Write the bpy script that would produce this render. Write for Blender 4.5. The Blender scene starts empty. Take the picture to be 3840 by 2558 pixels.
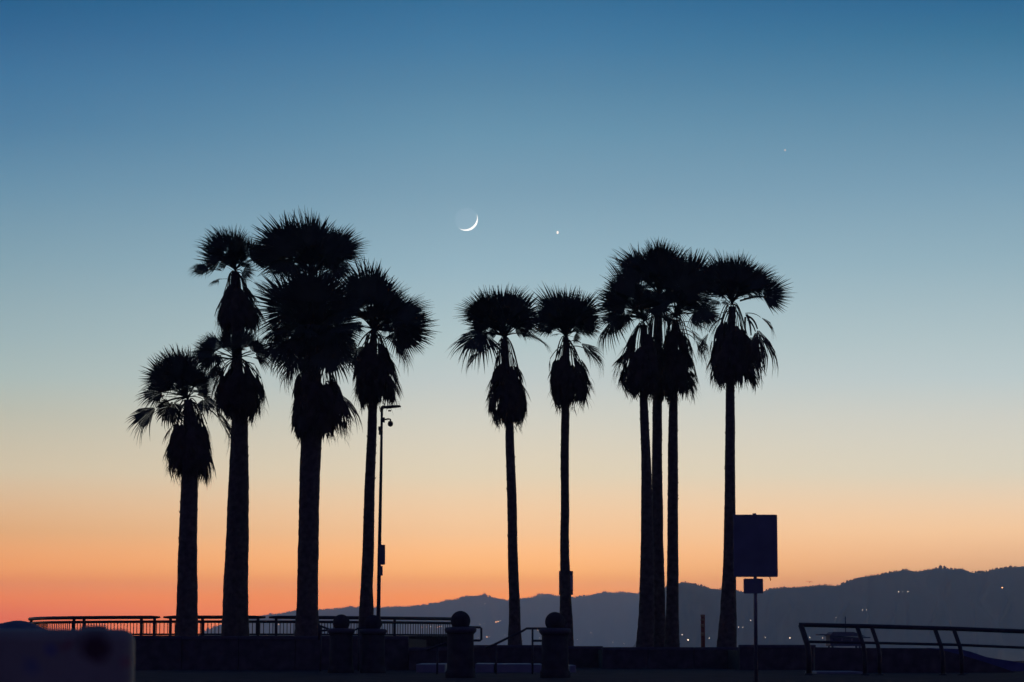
import bpy, math, random
from mathutils import Vector, Matrix, noise

S = bpy.context.scene
COL = S.collection
R = math.radians
rnd = random.Random(7)

# ------------------------------------------------------------------ camera
F = 9730.0                      # focal length in photo pixels (3840 wide)
PITCH = math.atan(1146 / F)
EYE = 1.6
cd = bpy.data.cameras.new('camera')
cam = bpy.data.objects.new('camera', cd)
COL.objects.link(cam)
cam.location = (0, 0, EYE)
cam.rotation_euler = (math.pi / 2 + PITCH, 0, 0)
cd.sensor_width = 36
cd.lens = F / 3840 * 36
cd.clip_start = 0.5
cd.clip_end = 60000
cd.dof.use_dof = True
cd.dof.focus_distance = 105
cd.dof.aperture_fstop = 5.6
S.camera = cam
S.render.resolution_x, S.render.resolution_y = 1024, 682

# ------------------------------------------------------------------ colour handling
S.view_settings.view_transform = 'Standard'
S.view_settings.look = 'None'
S.view_settings.exposure = 0
S.view_settings.gamma = 1
S.view_settings.use_curve_mapping = False
S.render.engine = 'CYCLES'
S.cycles.max_bounces = 6
S.cycles.volume_bounces = 2
S.cycles.transparent_max_bounces = 8
S.render.filter_size = 1.5


def lin(h):
    h = h.lstrip('#')
    out = []
    for i in (0, 2, 4):
        c = int(h[i:i + 2], 16) / 255
        out.append(c / 12.92 if c <= 0.04045 else ((c + 0.055) / 1.055) ** 2.4)
    return tuple(out)


# ------------------------------------------------------------------ world: twilight sky
W = bpy.data.worlds.new('World')
S.world = W
W.use_nodes = True
nt = W.node_tree
for n in list(nt.nodes):
    nt.nodes.remove(n)


def wn(kind, **kw):
    n = nt.nodes.new(kind)
    for k, v in kw.items():
        setattr(n, k, v)
    return n


tc = wn('ShaderNodeTexCoord')
sx = wn('ShaderNodeSeparateXYZ')
nt.links.new(tc.outputs['Generated'], sx.inputs[0])
mx = wn('ShaderNodeMath', operation='MAXIMUM')
mx.inputs[1].default_value = 0.0
nt.links.new(sx.outputs['Z'], mx.inputs[0])
pw = wn('ShaderNodeMath', operation='POWER')
pw.inputs[1].default_value = 0.5
nt.links.new(mx.outputs[0], pw.inputs[0])

SKY_Y = [0, 160, 320, 500, 714, 1000, 1285, 1430, 1570, 1780, 2000, 2140, 2240, 2310, 2400]
SKY_L = ['#2f638c', '#3b6c94', '#48789d', '#5683a3', '#6c93ab', '#87a5b2', '#a0b4b7', '#adbab6', '#bebdae', '#d2c0a5', '#e2ab7d', '#e89a6a', '#e48359', '#e07453', '#da6b4e']
SKY_C = ['#3a7097', '#477a9f', '#5785a4', '#6893ad', '#7b9fb4', '#95b3c1', '#b1c4c6', '#bfc8c6', '#cecdc1', '#e0cfb4', '#f3c295', '#f6af76', '#f29563', '#ec895b', '#e17a55']
SKY_R = ['#356b91', '#437799', '#5584a3', '#6891ab', '#7ca0b5', '#96b2be', '#b0c2c6', '#bdc9c9', '#cccdc4', '#dbd0bb', '#f0c49b', '#f6b983', '#f5ab70', '#f09f66', '#e8925f']
SKY_FIX = None  # calibrated linear stops


def elev_of(py):
    return PITCH + math.atan((1279 - py) / F)


def ramp(cols, tail):
    r = wn('ShaderNodeValToRGB')
    cr = r.color_ramp
    cr.interpolation = 'LINEAR'
    stops = [(math.sqrt(math.sin(elev_of(y))), c) for y, c in zip(SKY_Y, cols)]
    stops = sorted(stops + tail)
    while len(cr.elements) > 1:
        cr.elements.remove(cr.elements[-1])
    cr.elements[0].position = stops[0][0]
    cr.elements[0].color = (*stops[0][1], 1)
    for p, c in stops[1:]:
        e = cr.elements.new(p)
        e.color = (*c, 1)
    nt.links.new(pw.outputs[0], r.inputs[0])
    return r


TAIL = [(0.62, (0.022, 0.085, 0.19)), (0.8, (0.012, 0.045, 0.115)), (1.0, (0.012, 0.03, 0.105))]
SKYLIN = {
    'L': [lin(c) for c in SKY_L],
    'C': [lin(c) for c in SKY_C],
    'R': [lin(c) for c in SKY_R],
}
# SKYFIX-BEGIN
SKYLIN = {'L': [(0.0099, 0.1145, 0.269), (0.0298, 0.1471, 0.314), (0.052, 0.1931, 0.3654), (0.0823, 0.2356, 0.3976), (0.1511, 0.3226, 0.4585), (0.2685, 0.4401, 0.5219), (0.4269, 0.5745, 0.5895), (0.536, 0.6555, 0.6131), (0.7121, 0.7099, 0.5631), (1.0338, 0.8493, 0.5601), (1.5664, 0.804, 0.2916), (2.5929, 0.9077, 0.1566), (3.2683, 0.6796, 0.001), (3.015, 0.4313, 0.001), (3.006, 0.3849, 0.001)],
          'C': [(0.0337, 0.167, 0.3346), (0.0588, 0.212, 0.3831), (0.0972, 0.2591, 0.4112), (0.1498, 0.3314, 0.4712), (0.224, 0.4034, 0.5267), (0.3595, 0.552, 0.6447), (0.5627, 0.7137, 0.7187), (0.7105, 0.7863, 0.7546), (0.9026, 0.8852, 0.7445), (1.2237, 1.0255, 0.7033), (1.9507, 1.1334, 0.5207), (3.0373, 1.3001, 0.2979), (3.691, 0.9999, 0.0369), (3.696, 0.8822, 0.0328), (3.5167, 0.7275, 0.0302)],
          'R': [(0.0163, 0.1323, 0.2967), (0.0396, 0.1835, 0.3313), (0.0779, 0.2418, 0.3965), (0.1361, 0.3042, 0.4443), (0.2127, 0.3948, 0.5239), (0.3456, 0.5289, 0.611), (0.5463, 0.6906, 0.7115), (0.6651, 0.7829, 0.7745), (0.8609, 0.8686, 0.7631), (1.1242, 1.0195, 0.77), (1.9122, 1.1575, 0.574), (2.1437, 1.0784, 0.4213), (2.2514, 0.9595, 0.3188), (2.2775, 0.8659, 0.2771), (2.2356, 0.7609, 0.253)]}
# SKYFIX-END
rl, rc, rr = (ramp(SKYLIN[k], TAIL) for k in 'LCR')


def mrange(src, a, b, smooth=False):
    m = wn('ShaderNodeMapRange', interpolation_type='SMOOTHSTEP' if smooth else 'LINEAR', clamp=True)
    m.inputs['From Min'].default_value = a
    m.inputs['From Max'].default_value = b
    nt.links.new(src, m.inputs['Value'])
    return m.outputs[0]


def mixc(fac, a, b):
    m = wn('ShaderNodeMix', data_type='RGBA')
    nt.links.new(fac, m.inputs['Factor'])
    nt.links.new(a, m.inputs['A'])
    nt.links.new(b, m.inputs['B'])
    return m.outputs['Result']


m1 = mixc(mrange(sx.outputs['X'], -0.19, -0.02), rl.outputs[0], rc.outputs[0])
m2 = mixc(mrange(sx.outputs['X'], 0.02, 0.19), m1, rr.outputs[0])
back = wn('ShaderNodeValToRGB')       # unseen eastern half of the sky, its purple raised to lift the silhouettes
back.color_ramp.elements[0].position = 0.0
back.color_ramp.elements[0].color = (0.085, 0.046, 0.225, 1)
back.color_ramp.elements[1].position = 1.0
back.color_ramp.elements[1].color = (0.012, 0.03, 0.105, 1)
e = back.color_ramp.elements.new(0.45)
e.color = (0.046, 0.040, 0.155, 1)
nt.links.new(pw.outputs[0], back.inputs[0])
m3 = mixc(mrange(sx.outputs['Y'], 0.92, -0.55, True), m2, back.outputs[0])
bg = wn('ShaderNodeBackground')
bg.inputs['Strength'].default_value = 1.0
nt.links.new(m3, bg.inputs['Color'])
wo = wn('ShaderNodeOutputWorld')
nt.links.new(bg.outputs[0], wo.inputs['Surface'])

# ------------------------------------------------------------------ the sun, well below the horizon (its light reaches only the upper air)
SUN_EL, SUN_AZ = R(-18.0), R(20.5)
sd = bpy.data.lights.new('sun', 'SUN')
sd.energy = 2.0
sd.angle = R(0.5)
sd.color = (1.0, 0.93, 0.84)
sun = bpy.data.objects.new('sun', sd)
COL.objects.link(sun)
to_sun = Vector((math.sin(SUN_AZ) * math.cos(SUN_EL), math.cos(SUN_AZ) * math.cos(SUN_EL), math.sin(SUN_EL)))
sun.rotation_euler = (-to_sun).to_track_quat('-Z', 'Y').to_euler()


# ------------------------------------------------------------------ helpers
CP, SP = math.cos(PITCH), math.sin(PITCH)


def P(px, py, D):
    """world point seen at photo pixel (px, py) at ground distance D from the camera"""
    u, v = (px - 1920) / F, (1279 - py) / F
    dy, dz = CP - v * SP, SP + v * CP
    return Vector((u / dy * D, D, EYE + dz / dy * D))


def M_(px, D):
    """pixels to metres at distance D"""
    return px * D / F


def mat(name, col, rough=0.8, var=0.25, scale=6.0, bump=0.0, metal=0.0, spec=0.3, col2=None, coord='Object'):
    m = bpy.data.materials.new(name)
    m.use_nodes = True
    t = m.node_tree
    b = t.nodes['Principled BSDF']
    b.inputs['Roughness'].default_value = rough
    b.inputs['Metallic'].default_value = metal
    b.inputs['Specular IOR Level'].default_value = spec
    tcn = t.nodes.new('ShaderNodeTexCoord')
    nz = t.nodes.new('ShaderNodeTexNoise')
    nz.inputs['Scale'].default_value = scale
    nz.inputs['Detail'].default_value = 6
    t.links.new(tcn.outputs[coord], nz.inputs['Vector'])
    r = t.nodes.new('ShaderNodeValToRGB')
    c2 = col2 or tuple(c * (1 + var) for c in col)
    r.color_ramp.elements[0].position = 0.3
    r.color_ramp.elements[0].color = (*[c * (1 - var) for c in col], 1)
    r.color_ramp.elements[1].position = 0.7
    r.color_ramp.elements[1].color = (*c2, 1)
    t.links.new(nz.outputs['Fac'], r.inputs[0])
    t.links.new(r.outputs[0], b.inputs['Base Color'])
    if bump:
        bp = t.nodes.new('ShaderNodeBump')
        bp.inputs['Strength'].default_value = bump
        bp.inputs['Distance'].default_value = 0.02
        t.links.new(nz.outputs['Fac'], bp.inputs['Height'])
        t.links.new(bp.outputs[0], b.inputs['Normal'])
    return m


def emis(name, col, strength):
    m = bpy.data.materials.new(name)
    m.use_nodes = True
    t = m.node_tree
    t.nodes.remove(t.nodes['Principled BSDF'])
    e = t.nodes.new('ShaderNodeEmission')
    e.inputs['Color'].default_value = (*col, 1)
    e.inputs['Strength'].default_value = strength
    t.links.new(e.outputs[0], t.nodes['Material Output'].inputs['Surface'])
    m.cycles.emission_sampling = 'NONE'
    return m


MAT = dict(
    leaf=mat('palm_leaf', (0.045, 0.05, 0.038), 0.85, 0.3, 3, spec=0.05),
    dead=mat('dead_leaf', (0.07, 0.052, 0.042), 0.95, 0.3, 4, spec=0.05),
    bark=mat('palm_bark', (0.095, 0.075, 0.062), 0.95, 0.35, 7, 0.6),
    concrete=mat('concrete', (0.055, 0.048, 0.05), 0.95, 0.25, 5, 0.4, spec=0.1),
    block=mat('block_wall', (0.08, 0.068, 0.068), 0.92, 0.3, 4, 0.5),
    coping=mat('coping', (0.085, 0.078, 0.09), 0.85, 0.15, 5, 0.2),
    bluewall=mat('blue_painted_wall', (0.09, 0.10, 0.20), 0.8, 0.2, 3, 0.2),
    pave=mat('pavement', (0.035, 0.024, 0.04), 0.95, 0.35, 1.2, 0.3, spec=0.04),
    slab=mat('pale_slab', (0.20, 0.20, 0.22), 0.6, 0.12, 3, 0.1),
    soil=mat('soil', (0.04, 0.032, 0.03), 0.95, 0.3, 9, 0.6),
    sand=mat('sand', (0.30, 0.25, 0.19), 0.95, 0.15, 0.6, 0.3),
    water=mat('sea_water', (0.02, 0.03, 0.05), 0.04, 0.2, 0.02, 0, spec=0.5),
    hill=mat('hill_scrub', (0.045, 0.048, 0.042), 0.95, 0.35, 0.008),
    tree=mat('ridge_tree', (0.03, 0.036, 0.026), 0.95, 0.2, 0.05),
    iron=mat('painted_iron', (0.045, 0.042, 0.05), 0.55, 0.2, 10, 0, 0.3),
    steel=mat('galvanised_steel', (0.20, 0.20, 0.22), 0.5, 0.15, 8, 0, 0.6),
    signback=mat('sign_back', (0.145, 0.165, 0.19), 0.5, 0.12, 3, 0, 0.5),
    signwhite=mat('sign_face', (0.42, 0.40, 0.42), 0.6, 0.25, 6),
    post=mat('rusty_orange_post', (0.30, 0.085, 0.04), 0.7, 0.25, 9),
    band=mat('reflective_band', (0.42, 0.24, 0.10), 0.4, 0.1, 9),
    tower=mat('tower_paint', (0.07, 0.08, 0.13), 0.7, 0.1, 4),
    glass=mat('tower_glass', (0.03, 0.04, 0.05), 0.1, 0.1, 4, spec=0.6),
    bird=mat('gull_feather', (0.10, 0.09, 0.09), 0.9, 0.2, 9),
    bush=mat('mound', (0.10, 0.10, 0.16), 0.9, 0.15, 3, 0.3),
)


def mesh(name, vs, fs, m=None, smooth=False):
    me = bpy.data.meshes.new(name)
    me.from_pydata([tuple(v) for v in vs], [], fs)
    if m:
        me.materials.append(m)
    if smooth:
        me.polygons.foreach_set('use_smooth', [True] * len(me.polygons))
    me.update()
    return me


def link(name, me, parent=None, loc=None):
    o = bpy.data.objects.new(name, me)
    COL.objects.link(o)
    if parent is not None:
        o.parent = parent
    if loc is not None:
        o.location = loc
    return o


def tag(o, label=None, cat=None, group=None, kind=None):
    for k, v in (('label', label), ('category', cat), ('group', group), ('kind', kind)):
        if v:
            o[k] = v
    return o


def thing(name, loc, label, cat, group=None):
    o = bpy.data.objects.new(name, None)
    COL.objects.link(o)
    o.location = loc
    o.empty_display_size = 0.2
    return tag(o, label, cat, group)


class MB:
    """collects shapes; coordinates are world, build() makes them local to the parent thing"""

    def __init__(s):
        s.v, s.f = [], []

    def add(s, vs, fs):
        n = len(s.v)
        s.v += [Vector(v) for v in vs]
        s.f += [tuple(i + n for i in f) for f in fs]

    def box(s, a, b, bev=0.0):
        (x0, y0, z0), (x1, y1, z1) = a, b
        if bev <= 0:
            vs = [(x, y, z) for z in (z0, z1) for y in (y0, y1) for x in (x0, x1)]
            s.add(vs, [(0, 2, 3, 1), (4, 5, 7, 6), (0, 1, 5, 4), (2, 6, 7, 3), (0, 4, 6, 2), (1, 3, 7, 5)])
        else:
            pts = lambda e: [(x0 + e, y0), (x1 - e, y0), (x1, y0 + e), (x1, y1 - e), (x1 - e, y1), (x0 + e, y1), (x0, y1 - e), (x0, y0 + e)]
            g = lambda k: [((x0 + k) if abs(x - x0) < 1e-9 else (x1 - k) if abs(x - x1) < 1e-9 else x,
                            (y0 + k) if abs(y - y0) < 1e-9 else (y1 - k) if abs(y - y1) < 1e-9 else y) for x, y in pts(bev)]
            rings = [(z0, g(0)), (z1 - bev, g(0)), (z1, g(bev))]
            vs = [(x, y, z) for z, p in rings for x, y in p]
            fs = []
            for k in range(2):
                for i in range(8):
                    j = (i + 1) % 8
                    fs.append((k * 8 + i, k * 8 + j, k * 8 + 8 + j, k * 8 + 8 + i))
            fs.append(tuple(range(16, 24)))
            fs.append(tuple(range(7, -1, -1)))
            s.add(vs, fs)

    def tube(s, pts, rad, n=10, cap=True):
        pts = [Vector(p) for p in pts]
        rads = rad if isinstance(rad, (list, tuple)) else [rad] * len(pts)
        vs, fs = [], []
        ref = None
        for i, p in enumerate(pts):
            d = (pts[min(i + 1, len(pts) - 1)] - pts[max(i - 1, 0)]).normalized()
            if ref is None:
                ref = Vector((0, 1, 0)) if abs(d.y) < 0.9 else Vector((1, 0, 0))
            a = (ref - d * ref.dot(d)).normalized()
            ref = a
            b = d.cross(a)
            for k in range(n):
                t = 2 * math.pi * k / n
                vs.append(p + (a * math.cos(t) + b * math.sin(t)) * rads[i])
        for i in range(len(pts) - 1):
            for k in range(n):
                k2 = (k + 1) % n
                fs.append((i * n + k, i * n + k2, (i + 1) * n + k2, (i + 1) * n + k))
        if cap:
            fs.append(tuple(range(n - 1, -1, -1)))
            fs.append(tuple(range((len(pts) - 1) * n, len(pts) * n)))
        s.add(vs, fs)

    def lathe(s, c, prof, n=24):
        """prof: list of (radius, z) about the vertical through c"""
        c = Vector(c)
        vs, fs = [], []
        for r, z in prof:
            for k in range(n):
                t = 2 * math.pi * k / n
                vs.append(c + Vector((r * math.cos(t), r * math.sin(t), z)))
        for i in range(len(prof) - 1):
            for k in range(n):
                k2 = (k + 1) % n
                fs.append((i * n + k, i * n + k2, (i + 1) * n + k2, (i + 1) * n + k))
        fs.append(tuple(range(n - 1, -1, -1)))
        fs.append(tuple(range((len(prof) - 1) * n, len(prof) * n)))
        s.add(vs, fs)

    def prism(s, poly, y0, y1):
        """poly: (x, z) outline, extruded from y0 to y1"""
        n = len(poly)
        vs = [(x, y0, z) for x, z in poly] + [(x, y1, z) for x, z in poly]
        fs = [tuple(range(n)), tuple(range(2 * n - 1, n - 1, -1))]
        for i in range(n):
            j = (i + 1) % n
            fs.append((i, i + n, j + n, j))
        s.add(vs, fs)

    def build(s, name, m, parent=None, smooth=False):
        org = parent.matrix_basis.translation if parent is not None else Vector((0, 0, 0))
        pp = parent.parent if parent is not None else None
        while pp is not None:
            org = org + pp.matrix_basis.translation
            pp = pp.parent
        me = mesh(name, [v - org for v in s.v], s.f, m, smooth)
        return link(name, me, parent)


# ------------------------------------------------------------------ the setting
PLAZA = 0.95


def ground_z(x, y):
    k = min(1, max(0, y / 44.0))
    z = PLAZA * k * k * (3 - 2 * k)
    if y > 118:
        t = min(1, (y - 118) / 130)
        z = PLAZA + (-2.6 - PLAZA) * t * t * (3 - 2 * t)
    return z


def sheet(name, xs, ys, fz, m, kind='structure'):
    vs = [(x, y, fz(x, y)) for y in ys for x in xs]
    nx = len(xs)
    fs = [(j * nx + i, j * nx + i + 1, (j + 1) * nx + i + 1, (j + 1) * nx + i) for j in range(len(ys) - 1) for i in range(nx - 1)]
    o = link(name, mesh(name, vs, fs, m, True))
    o['kind'] = kind
    return o


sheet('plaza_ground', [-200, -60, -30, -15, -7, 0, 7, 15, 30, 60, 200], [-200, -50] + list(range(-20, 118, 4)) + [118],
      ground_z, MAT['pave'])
beach_x = [-2500 + 100 * i for i in range(51)]
sheet('beach', beach_x, [118 + 6 * i for i in range(30)] + [400],
      lambda x, y: ground_z(x, y) + (noise.noise(Vector((x * .05, y * .08, 0))) * 0.25 if 120 < y < 230 else 0), MAT['sand'])
sea = sheet('sea', [-9000 + 1000 * i for i in range(19)], [-9000, -4000, -1000, -300, 0, 200, 300, 500, 1000, 2000, 4000, 6000, 9000], lambda x, y: -2.2 if y > 119 else -3.0, MAT['water'])

# distant hills across the bay: two ridge lines, each a real slope rising from the shore
FAR = [(745, 2380), (790, 2358), (830, 2341), (950, 2312), (1060, 2300), (1130, 2292), (1200, 2288), (1260, 2284), (1310, 2276), (1345, 2278), (1400, 2279), (1450, 2278), (1500, 2275),
       (1550, 2275), (1600, 2268), (1650, 2260), (1672, 2252), (1700, 2253), (1735, 2240), (1755, 2235), (1815, 2233), (1835, 2241), (1870, 2244), (1900, 2252), (1950, 2246),
       (2000, 2240), (2020, 2230), (2060, 2227), (2085, 2236), (2115, 2240), (2150, 2243), (2190, 2238), (2230, 2227), (2270, 2222), (2300, 2224), (2340, 2226), (2365, 2222),
       (2400, 2227), (2460, 2230), (2540, 2240), (2640, 2252), (2800, 2262), (3000, 2270), (3400, 2280), (4200, 2290)]
NEAR = [(2402, 2425), (2414, 2340), (2432, 2262), (2470, 2215), (2510, 2195), (2545, 2188), (2565, 2184), (2600, 2191), (2650, 2203), (2670, 2208), (2700, 2210), (2745, 2214), (2790, 2220),
        (2830, 2222), (2866, 2217), (2890, 2208), (2920, 2206), (2990, 2203), (3050, 2198), (3090, 2194), (3130, 2197), (3150, 2196), (3170, 2184), (3220, 2166), (3300, 2154), (3390, 2137),
        (3440, 2143), (3480, 2137), (3530, 2129), (3570, 2135), (3610, 2133), (3640, 2146), (3680, 2149), (3720, 2137), (3780, 2128), (3840, 2124), (3950, 2116), (4100, 2126), (4300, 2140)]


def interp(tab, x):
    if x <= tab[0][0]:
        return tab[0][1:] if len(tab[0]) > 2 else tab[0][1]
    for a, b in zip(tab, tab[1:]):
        if x <= b[0]:
            t = (x - a[0]) / (b[0] - a[0])
            if len(a) > 2:
                return tuple(p + (q - p) * t for p, q in zip(a[1:], b[1:]))
            return a[1] + (b[1] - a[1]) * t
    return tab[-1][1:] if len(tab[-1]) > 2 else tab[-1][1]


def hill_point(tab, px, t, D0, D1):
    """t = 0 at the shore, 1 on the ridge"""
    D = D0 + (D1 - D0) * t
    top = P(px, interp(tab, px), D1)
    h = max(0.5, top.z + 2.5)
    x = (px - 1920) / F * D1 / CP * (0.55 + 0.45 * 1.0) if False else top.x * (D / D1)
    z = -2.6 + h * (1 - (1 - t) ** 1.35)
    return Vector((x, D, z))


def hills(name, tab, D0, D1, step):
    vs, fs = [], []
    pxs = []
    x = tab[0][0]
    while x <= tab[-1][0]:
        pxs.append(x)
        x += step
    rows = [0, .06, .14, .24, .36, .48, .6, .72, .83, .92, .97, 1.0, 1.06, 1.25]
    for px in pxs:
        for t in rows:
            if t <= 1:
                p = hill_point(tab, px, t, D0, D1)
                w = min(1, t * 3) * (1 - t)
                gully = noise.fractal(Vector((px * .013, t * 2.0, D0 * .01)), 0.9, 2.1, 5)
                p.z = max(-2.55, p.z + gully * 16 * w) if t > 0 else p.z
                p.y += noise.noise(Vector((px * .02, t * 3, 5))) * 200 * w
                if t == 1.0:
                    p.z += noise.noise(Vector((px * .11, 3.3, D0))) * 0.8
            else:
                p = hill_point(tab, px, 1, D0, D1)
                p.y += (t - 1) * 1400
                p.z = p.z - (p.z + 2.6) * min(1, (t - 1) * 3.9)
            vs.append(p)
    nr = len(rows)
    for i in range(len(pxs) - 1):
        for j in range(nr - 1):
            fs.append((i * nr + j, (i + 1) * nr + j, (i + 1) * nr + j + 1, i * nr + j + 1))
    o = link(name, mesh(name, vs, fs, MAT['hill'], True))
    o['kind'] = 'structure'
    # scrub and trees standing along the crest
    rb = random.Random(int(D0))
    mb = MB()
    x = tab[0][0] + 15
    while x < tab[-1][0] - 10:
        p = hill_point(tab, x, 1, D0, D1)
        dens = noise.noise(Vector((x * .02, 9.1, D0 * .1)))
        if dens > -0.25:
            h = M_(rb.uniform(2.5, 6.0) * (1.0 + max(0, dens) * 2.0), D1)
            w = h * rb.uniform(0.35, 0.9)
            n = 6
            c = p + Vector((0, rb.uniform(-20, 10), -h * .25))
            prof = [(w * .5, 0), (w * rb.uniform(.7, 1), h * .4), (w * rb.uniform(.4, .8), h * .8), (w * .1, h * 1.15)]
            mb.lathe(c, prof, n)
        x += rb.uniform(2, 9)
    t = mb.build('ridge_trees', MAT['tree'])
    tag(t, 'tiny dark trees and scrub along the distant hill crest ' + ('on the right' if D0 < 6000 else 'in the middle'), 'trees', kind='stuff')
    return o


FAR_D, NEAR_D = (7900, 8450), (3300, 3700)
hills('far_hills', FAR, *FAR_D, 6)
hills('near_hills', NEAR, *NEAR_D, 6)

# closed box of evening haze
hb = MB()
hb.box((-8950, -900, -4.0), (8950, 8950, 215))
hz = link('haze', mesh('haze', hb.v, hb.f))
hz['kind'] = 'stuff'
hm = bpy.data.materials.new('haze_air')
hm.use_nodes = True
ht = hm.node_tree
ht.nodes.remove(ht.nodes['Principled BSDF'])
pv = ht.nodes.new('ShaderNodeVolumePrincipled')
pv.inputs['Color'].default_value = (0.83, 0.89, 1.0, 1)
pv.inputs['Density'].default_value = 1.7e-4
pv.inputs['Anisotropy'].default_value = 0.6
ht.links.new(pv.outputs[0], ht.nodes['Material Output'].inputs['Volume'])
hz.data.materials.append(hm)

# ------------------------------------------------------------------ moon and planets
def ball(name, c, r, m, seg=48, rings=24, squash=(1, 1, 1)):
    vs, fs = [], []
    for i in range(rings + 1):
        a = math.pi * i / rings
        for k in range(seg):
            b = 2 * math.pi * k / seg
            vs.append((r * squash[0] * math.sin(a) * math.cos(b), r * squash[1] * math.sin(a) * math.sin(b), r * squash[2] * math.cos(a)))
    for i in range(rings):
        for k in range(seg):
            k2 = (k + 1) % seg
            fs.append((i * seg + k, (i + 1) * seg + k, (i + 1) * seg + k2, i * seg + k2))
    o = link(name, mesh(name, vs, fs, m, True))
    o.location = c
    return o


def faint(name, col, strength):
    """a faint glow added over the sky behind it"""
    m = emis(name, col, strength)
    t = m.node_tree
    tr = t.nodes.new('ShaderNodeBsdfTransparent')
    ad = t.nodes.new('ShaderNodeAddShader')
    t.links.new(t.nodes['Emission'].outputs[0], ad.inputs[0])
    t.links.new(tr.outputs[0], ad.inputs[1])
    t.links.new(ad.outputs[0], t.nodes['Material Output'].inputs['Surface'])
    return m


def outside_only(m):
    t = m.node_tree
    g_ = t.nodes.new('ShaderNodeNewGeometry')
    tr = t.nodes.new('ShaderNodeBsdfTransparent')
    mx_ = t.nodes.new('ShaderNodeMixShader')
    src = t.nodes['Material Output'].inputs['Surface'].links[0].from_socket
    t.links.new(g_.outputs['Backfacing'], mx_.inputs['Fac'])
    t.links.new(src, mx_.inputs[1])
    t.links.new(tr.outputs[0], mx_.inputs[2])
    t.links.new(mx_.outputs[0], t.nodes['Material Output'].inputs['Surface'])
    return m


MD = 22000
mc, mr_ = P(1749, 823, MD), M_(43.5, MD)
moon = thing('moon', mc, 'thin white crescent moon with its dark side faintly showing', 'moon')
vw = (mc - Vector((0, 0, EYE))).normalized()
rt = vw.cross(Vector((0, 0, 1))).normalized()
up_ = rt.cross(vw)
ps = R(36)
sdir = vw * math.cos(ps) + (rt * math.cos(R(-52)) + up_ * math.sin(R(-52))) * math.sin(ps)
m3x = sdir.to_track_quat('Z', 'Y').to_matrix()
for nm, a0, a1, m in (('sunlit_glow_side', 0, 90, emis('moon_glow', (1.0, 0.965, 0.92), 1.5)), ('dark_side', 90, 180, faint('earthshine_glow', (1.0, 0.85, 0.9), 0.035))):  # both sides glow by themselves, in place of sunlight and earthshine
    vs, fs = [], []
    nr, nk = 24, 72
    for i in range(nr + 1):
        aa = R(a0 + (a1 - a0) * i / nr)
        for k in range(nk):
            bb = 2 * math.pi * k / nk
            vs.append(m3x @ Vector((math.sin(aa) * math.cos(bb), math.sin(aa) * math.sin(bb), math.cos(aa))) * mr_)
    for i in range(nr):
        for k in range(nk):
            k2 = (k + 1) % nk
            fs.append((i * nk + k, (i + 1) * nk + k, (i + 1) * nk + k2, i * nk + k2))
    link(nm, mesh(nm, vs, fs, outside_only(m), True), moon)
pm = emis('planet_glow', (1.0, 0.86, 0.76), 1.5)
tag(ball('planet', P(2091, 872, MD), M_(4.6, MD), pm, 16, 10, (.75, 1, 1.25)), 'bright white planet shining to the right of the crescent moon', 'planet')
pf = emis('star_glow', (1.0, 0.76, 0.70), 0.85)
tag(ball('star', P(2944, 563, MD), M_(3.0, MD), pf, 12, 8), 'faint star high in the blue sky, right of the moon', 'star')
tag(ball('star', P(3676, 1793, MD), M_(2.2, MD), emis('pale_star_glow', (1.0, 0.93, 0.86), 1.0), 12, 8), 'tiny pale star low in the peach sky at far right', 'star')

# ------------------------------------------------------------------ lights on the hills
LIGHTS = [(1583, 2352, 1), (1600, 2351, 1), (1615, 2350, 1), (1640, 2352, 1), (1648, 2350, 1), (1655, 2348, 1.1), (1570, 2396, 1), (1595, 2418, 1.2), (1620, 2410, .8), (1573, 2418, 1),
          (1640, 2421, 1), (1667, 2400, 1.2), (1860, 2333, 1.2), (1868, 2331, 1.2), (1876, 2329, .9), (1800, 2341, .7), (1815, 2338, .7), (1793, 2391, .8), (1826, 2389, 1.2), (1836, 2388, .7),
          (1893, 2382, .8), (1820, 2264, .7), (2027, 2238, .7), (2050, 2236, .8), (2017, 2363, 1.1), (2023, 2392, .9), (2165, 2398, 1), (2148, 2410, .7), (2216, 2374, .8), (2340, 2414, 1),
          (2298, 2408, .8), (2558, 2380, .9), (2580, 2400, 1.7), (2660, 2393, .8), (2815, 2326, .9), (2770, 2352, .9), (2785, 2352, .7), (2870, 2390, .8), (2962, 2392, 1.2), (3037, 2391, .9), (3085, 2392, .9),
          (3107, 2418, 1.2), (3171, 2418, 1), (3180, 2418, .9), (3195, 2353, 1.3), (3135, 2316, .7), (3370, 2220, .9), (3385, 2220, .6), (3405, 2219, .9), (3235, 2288, .6),
          (3250, 2287, .6), (3758, 2204, 1.2), (1045, 2341, 1.1), (1051, 2340, 1.1), (1003, 2383, .9)]
lm_w = emis('window_glow', (1.0, 0.74, 0.52), 4.2)
lm_o = emis('street_glow', (1.0, 0.42, 0.17), 7.5)
lightmesh = {}
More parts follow.
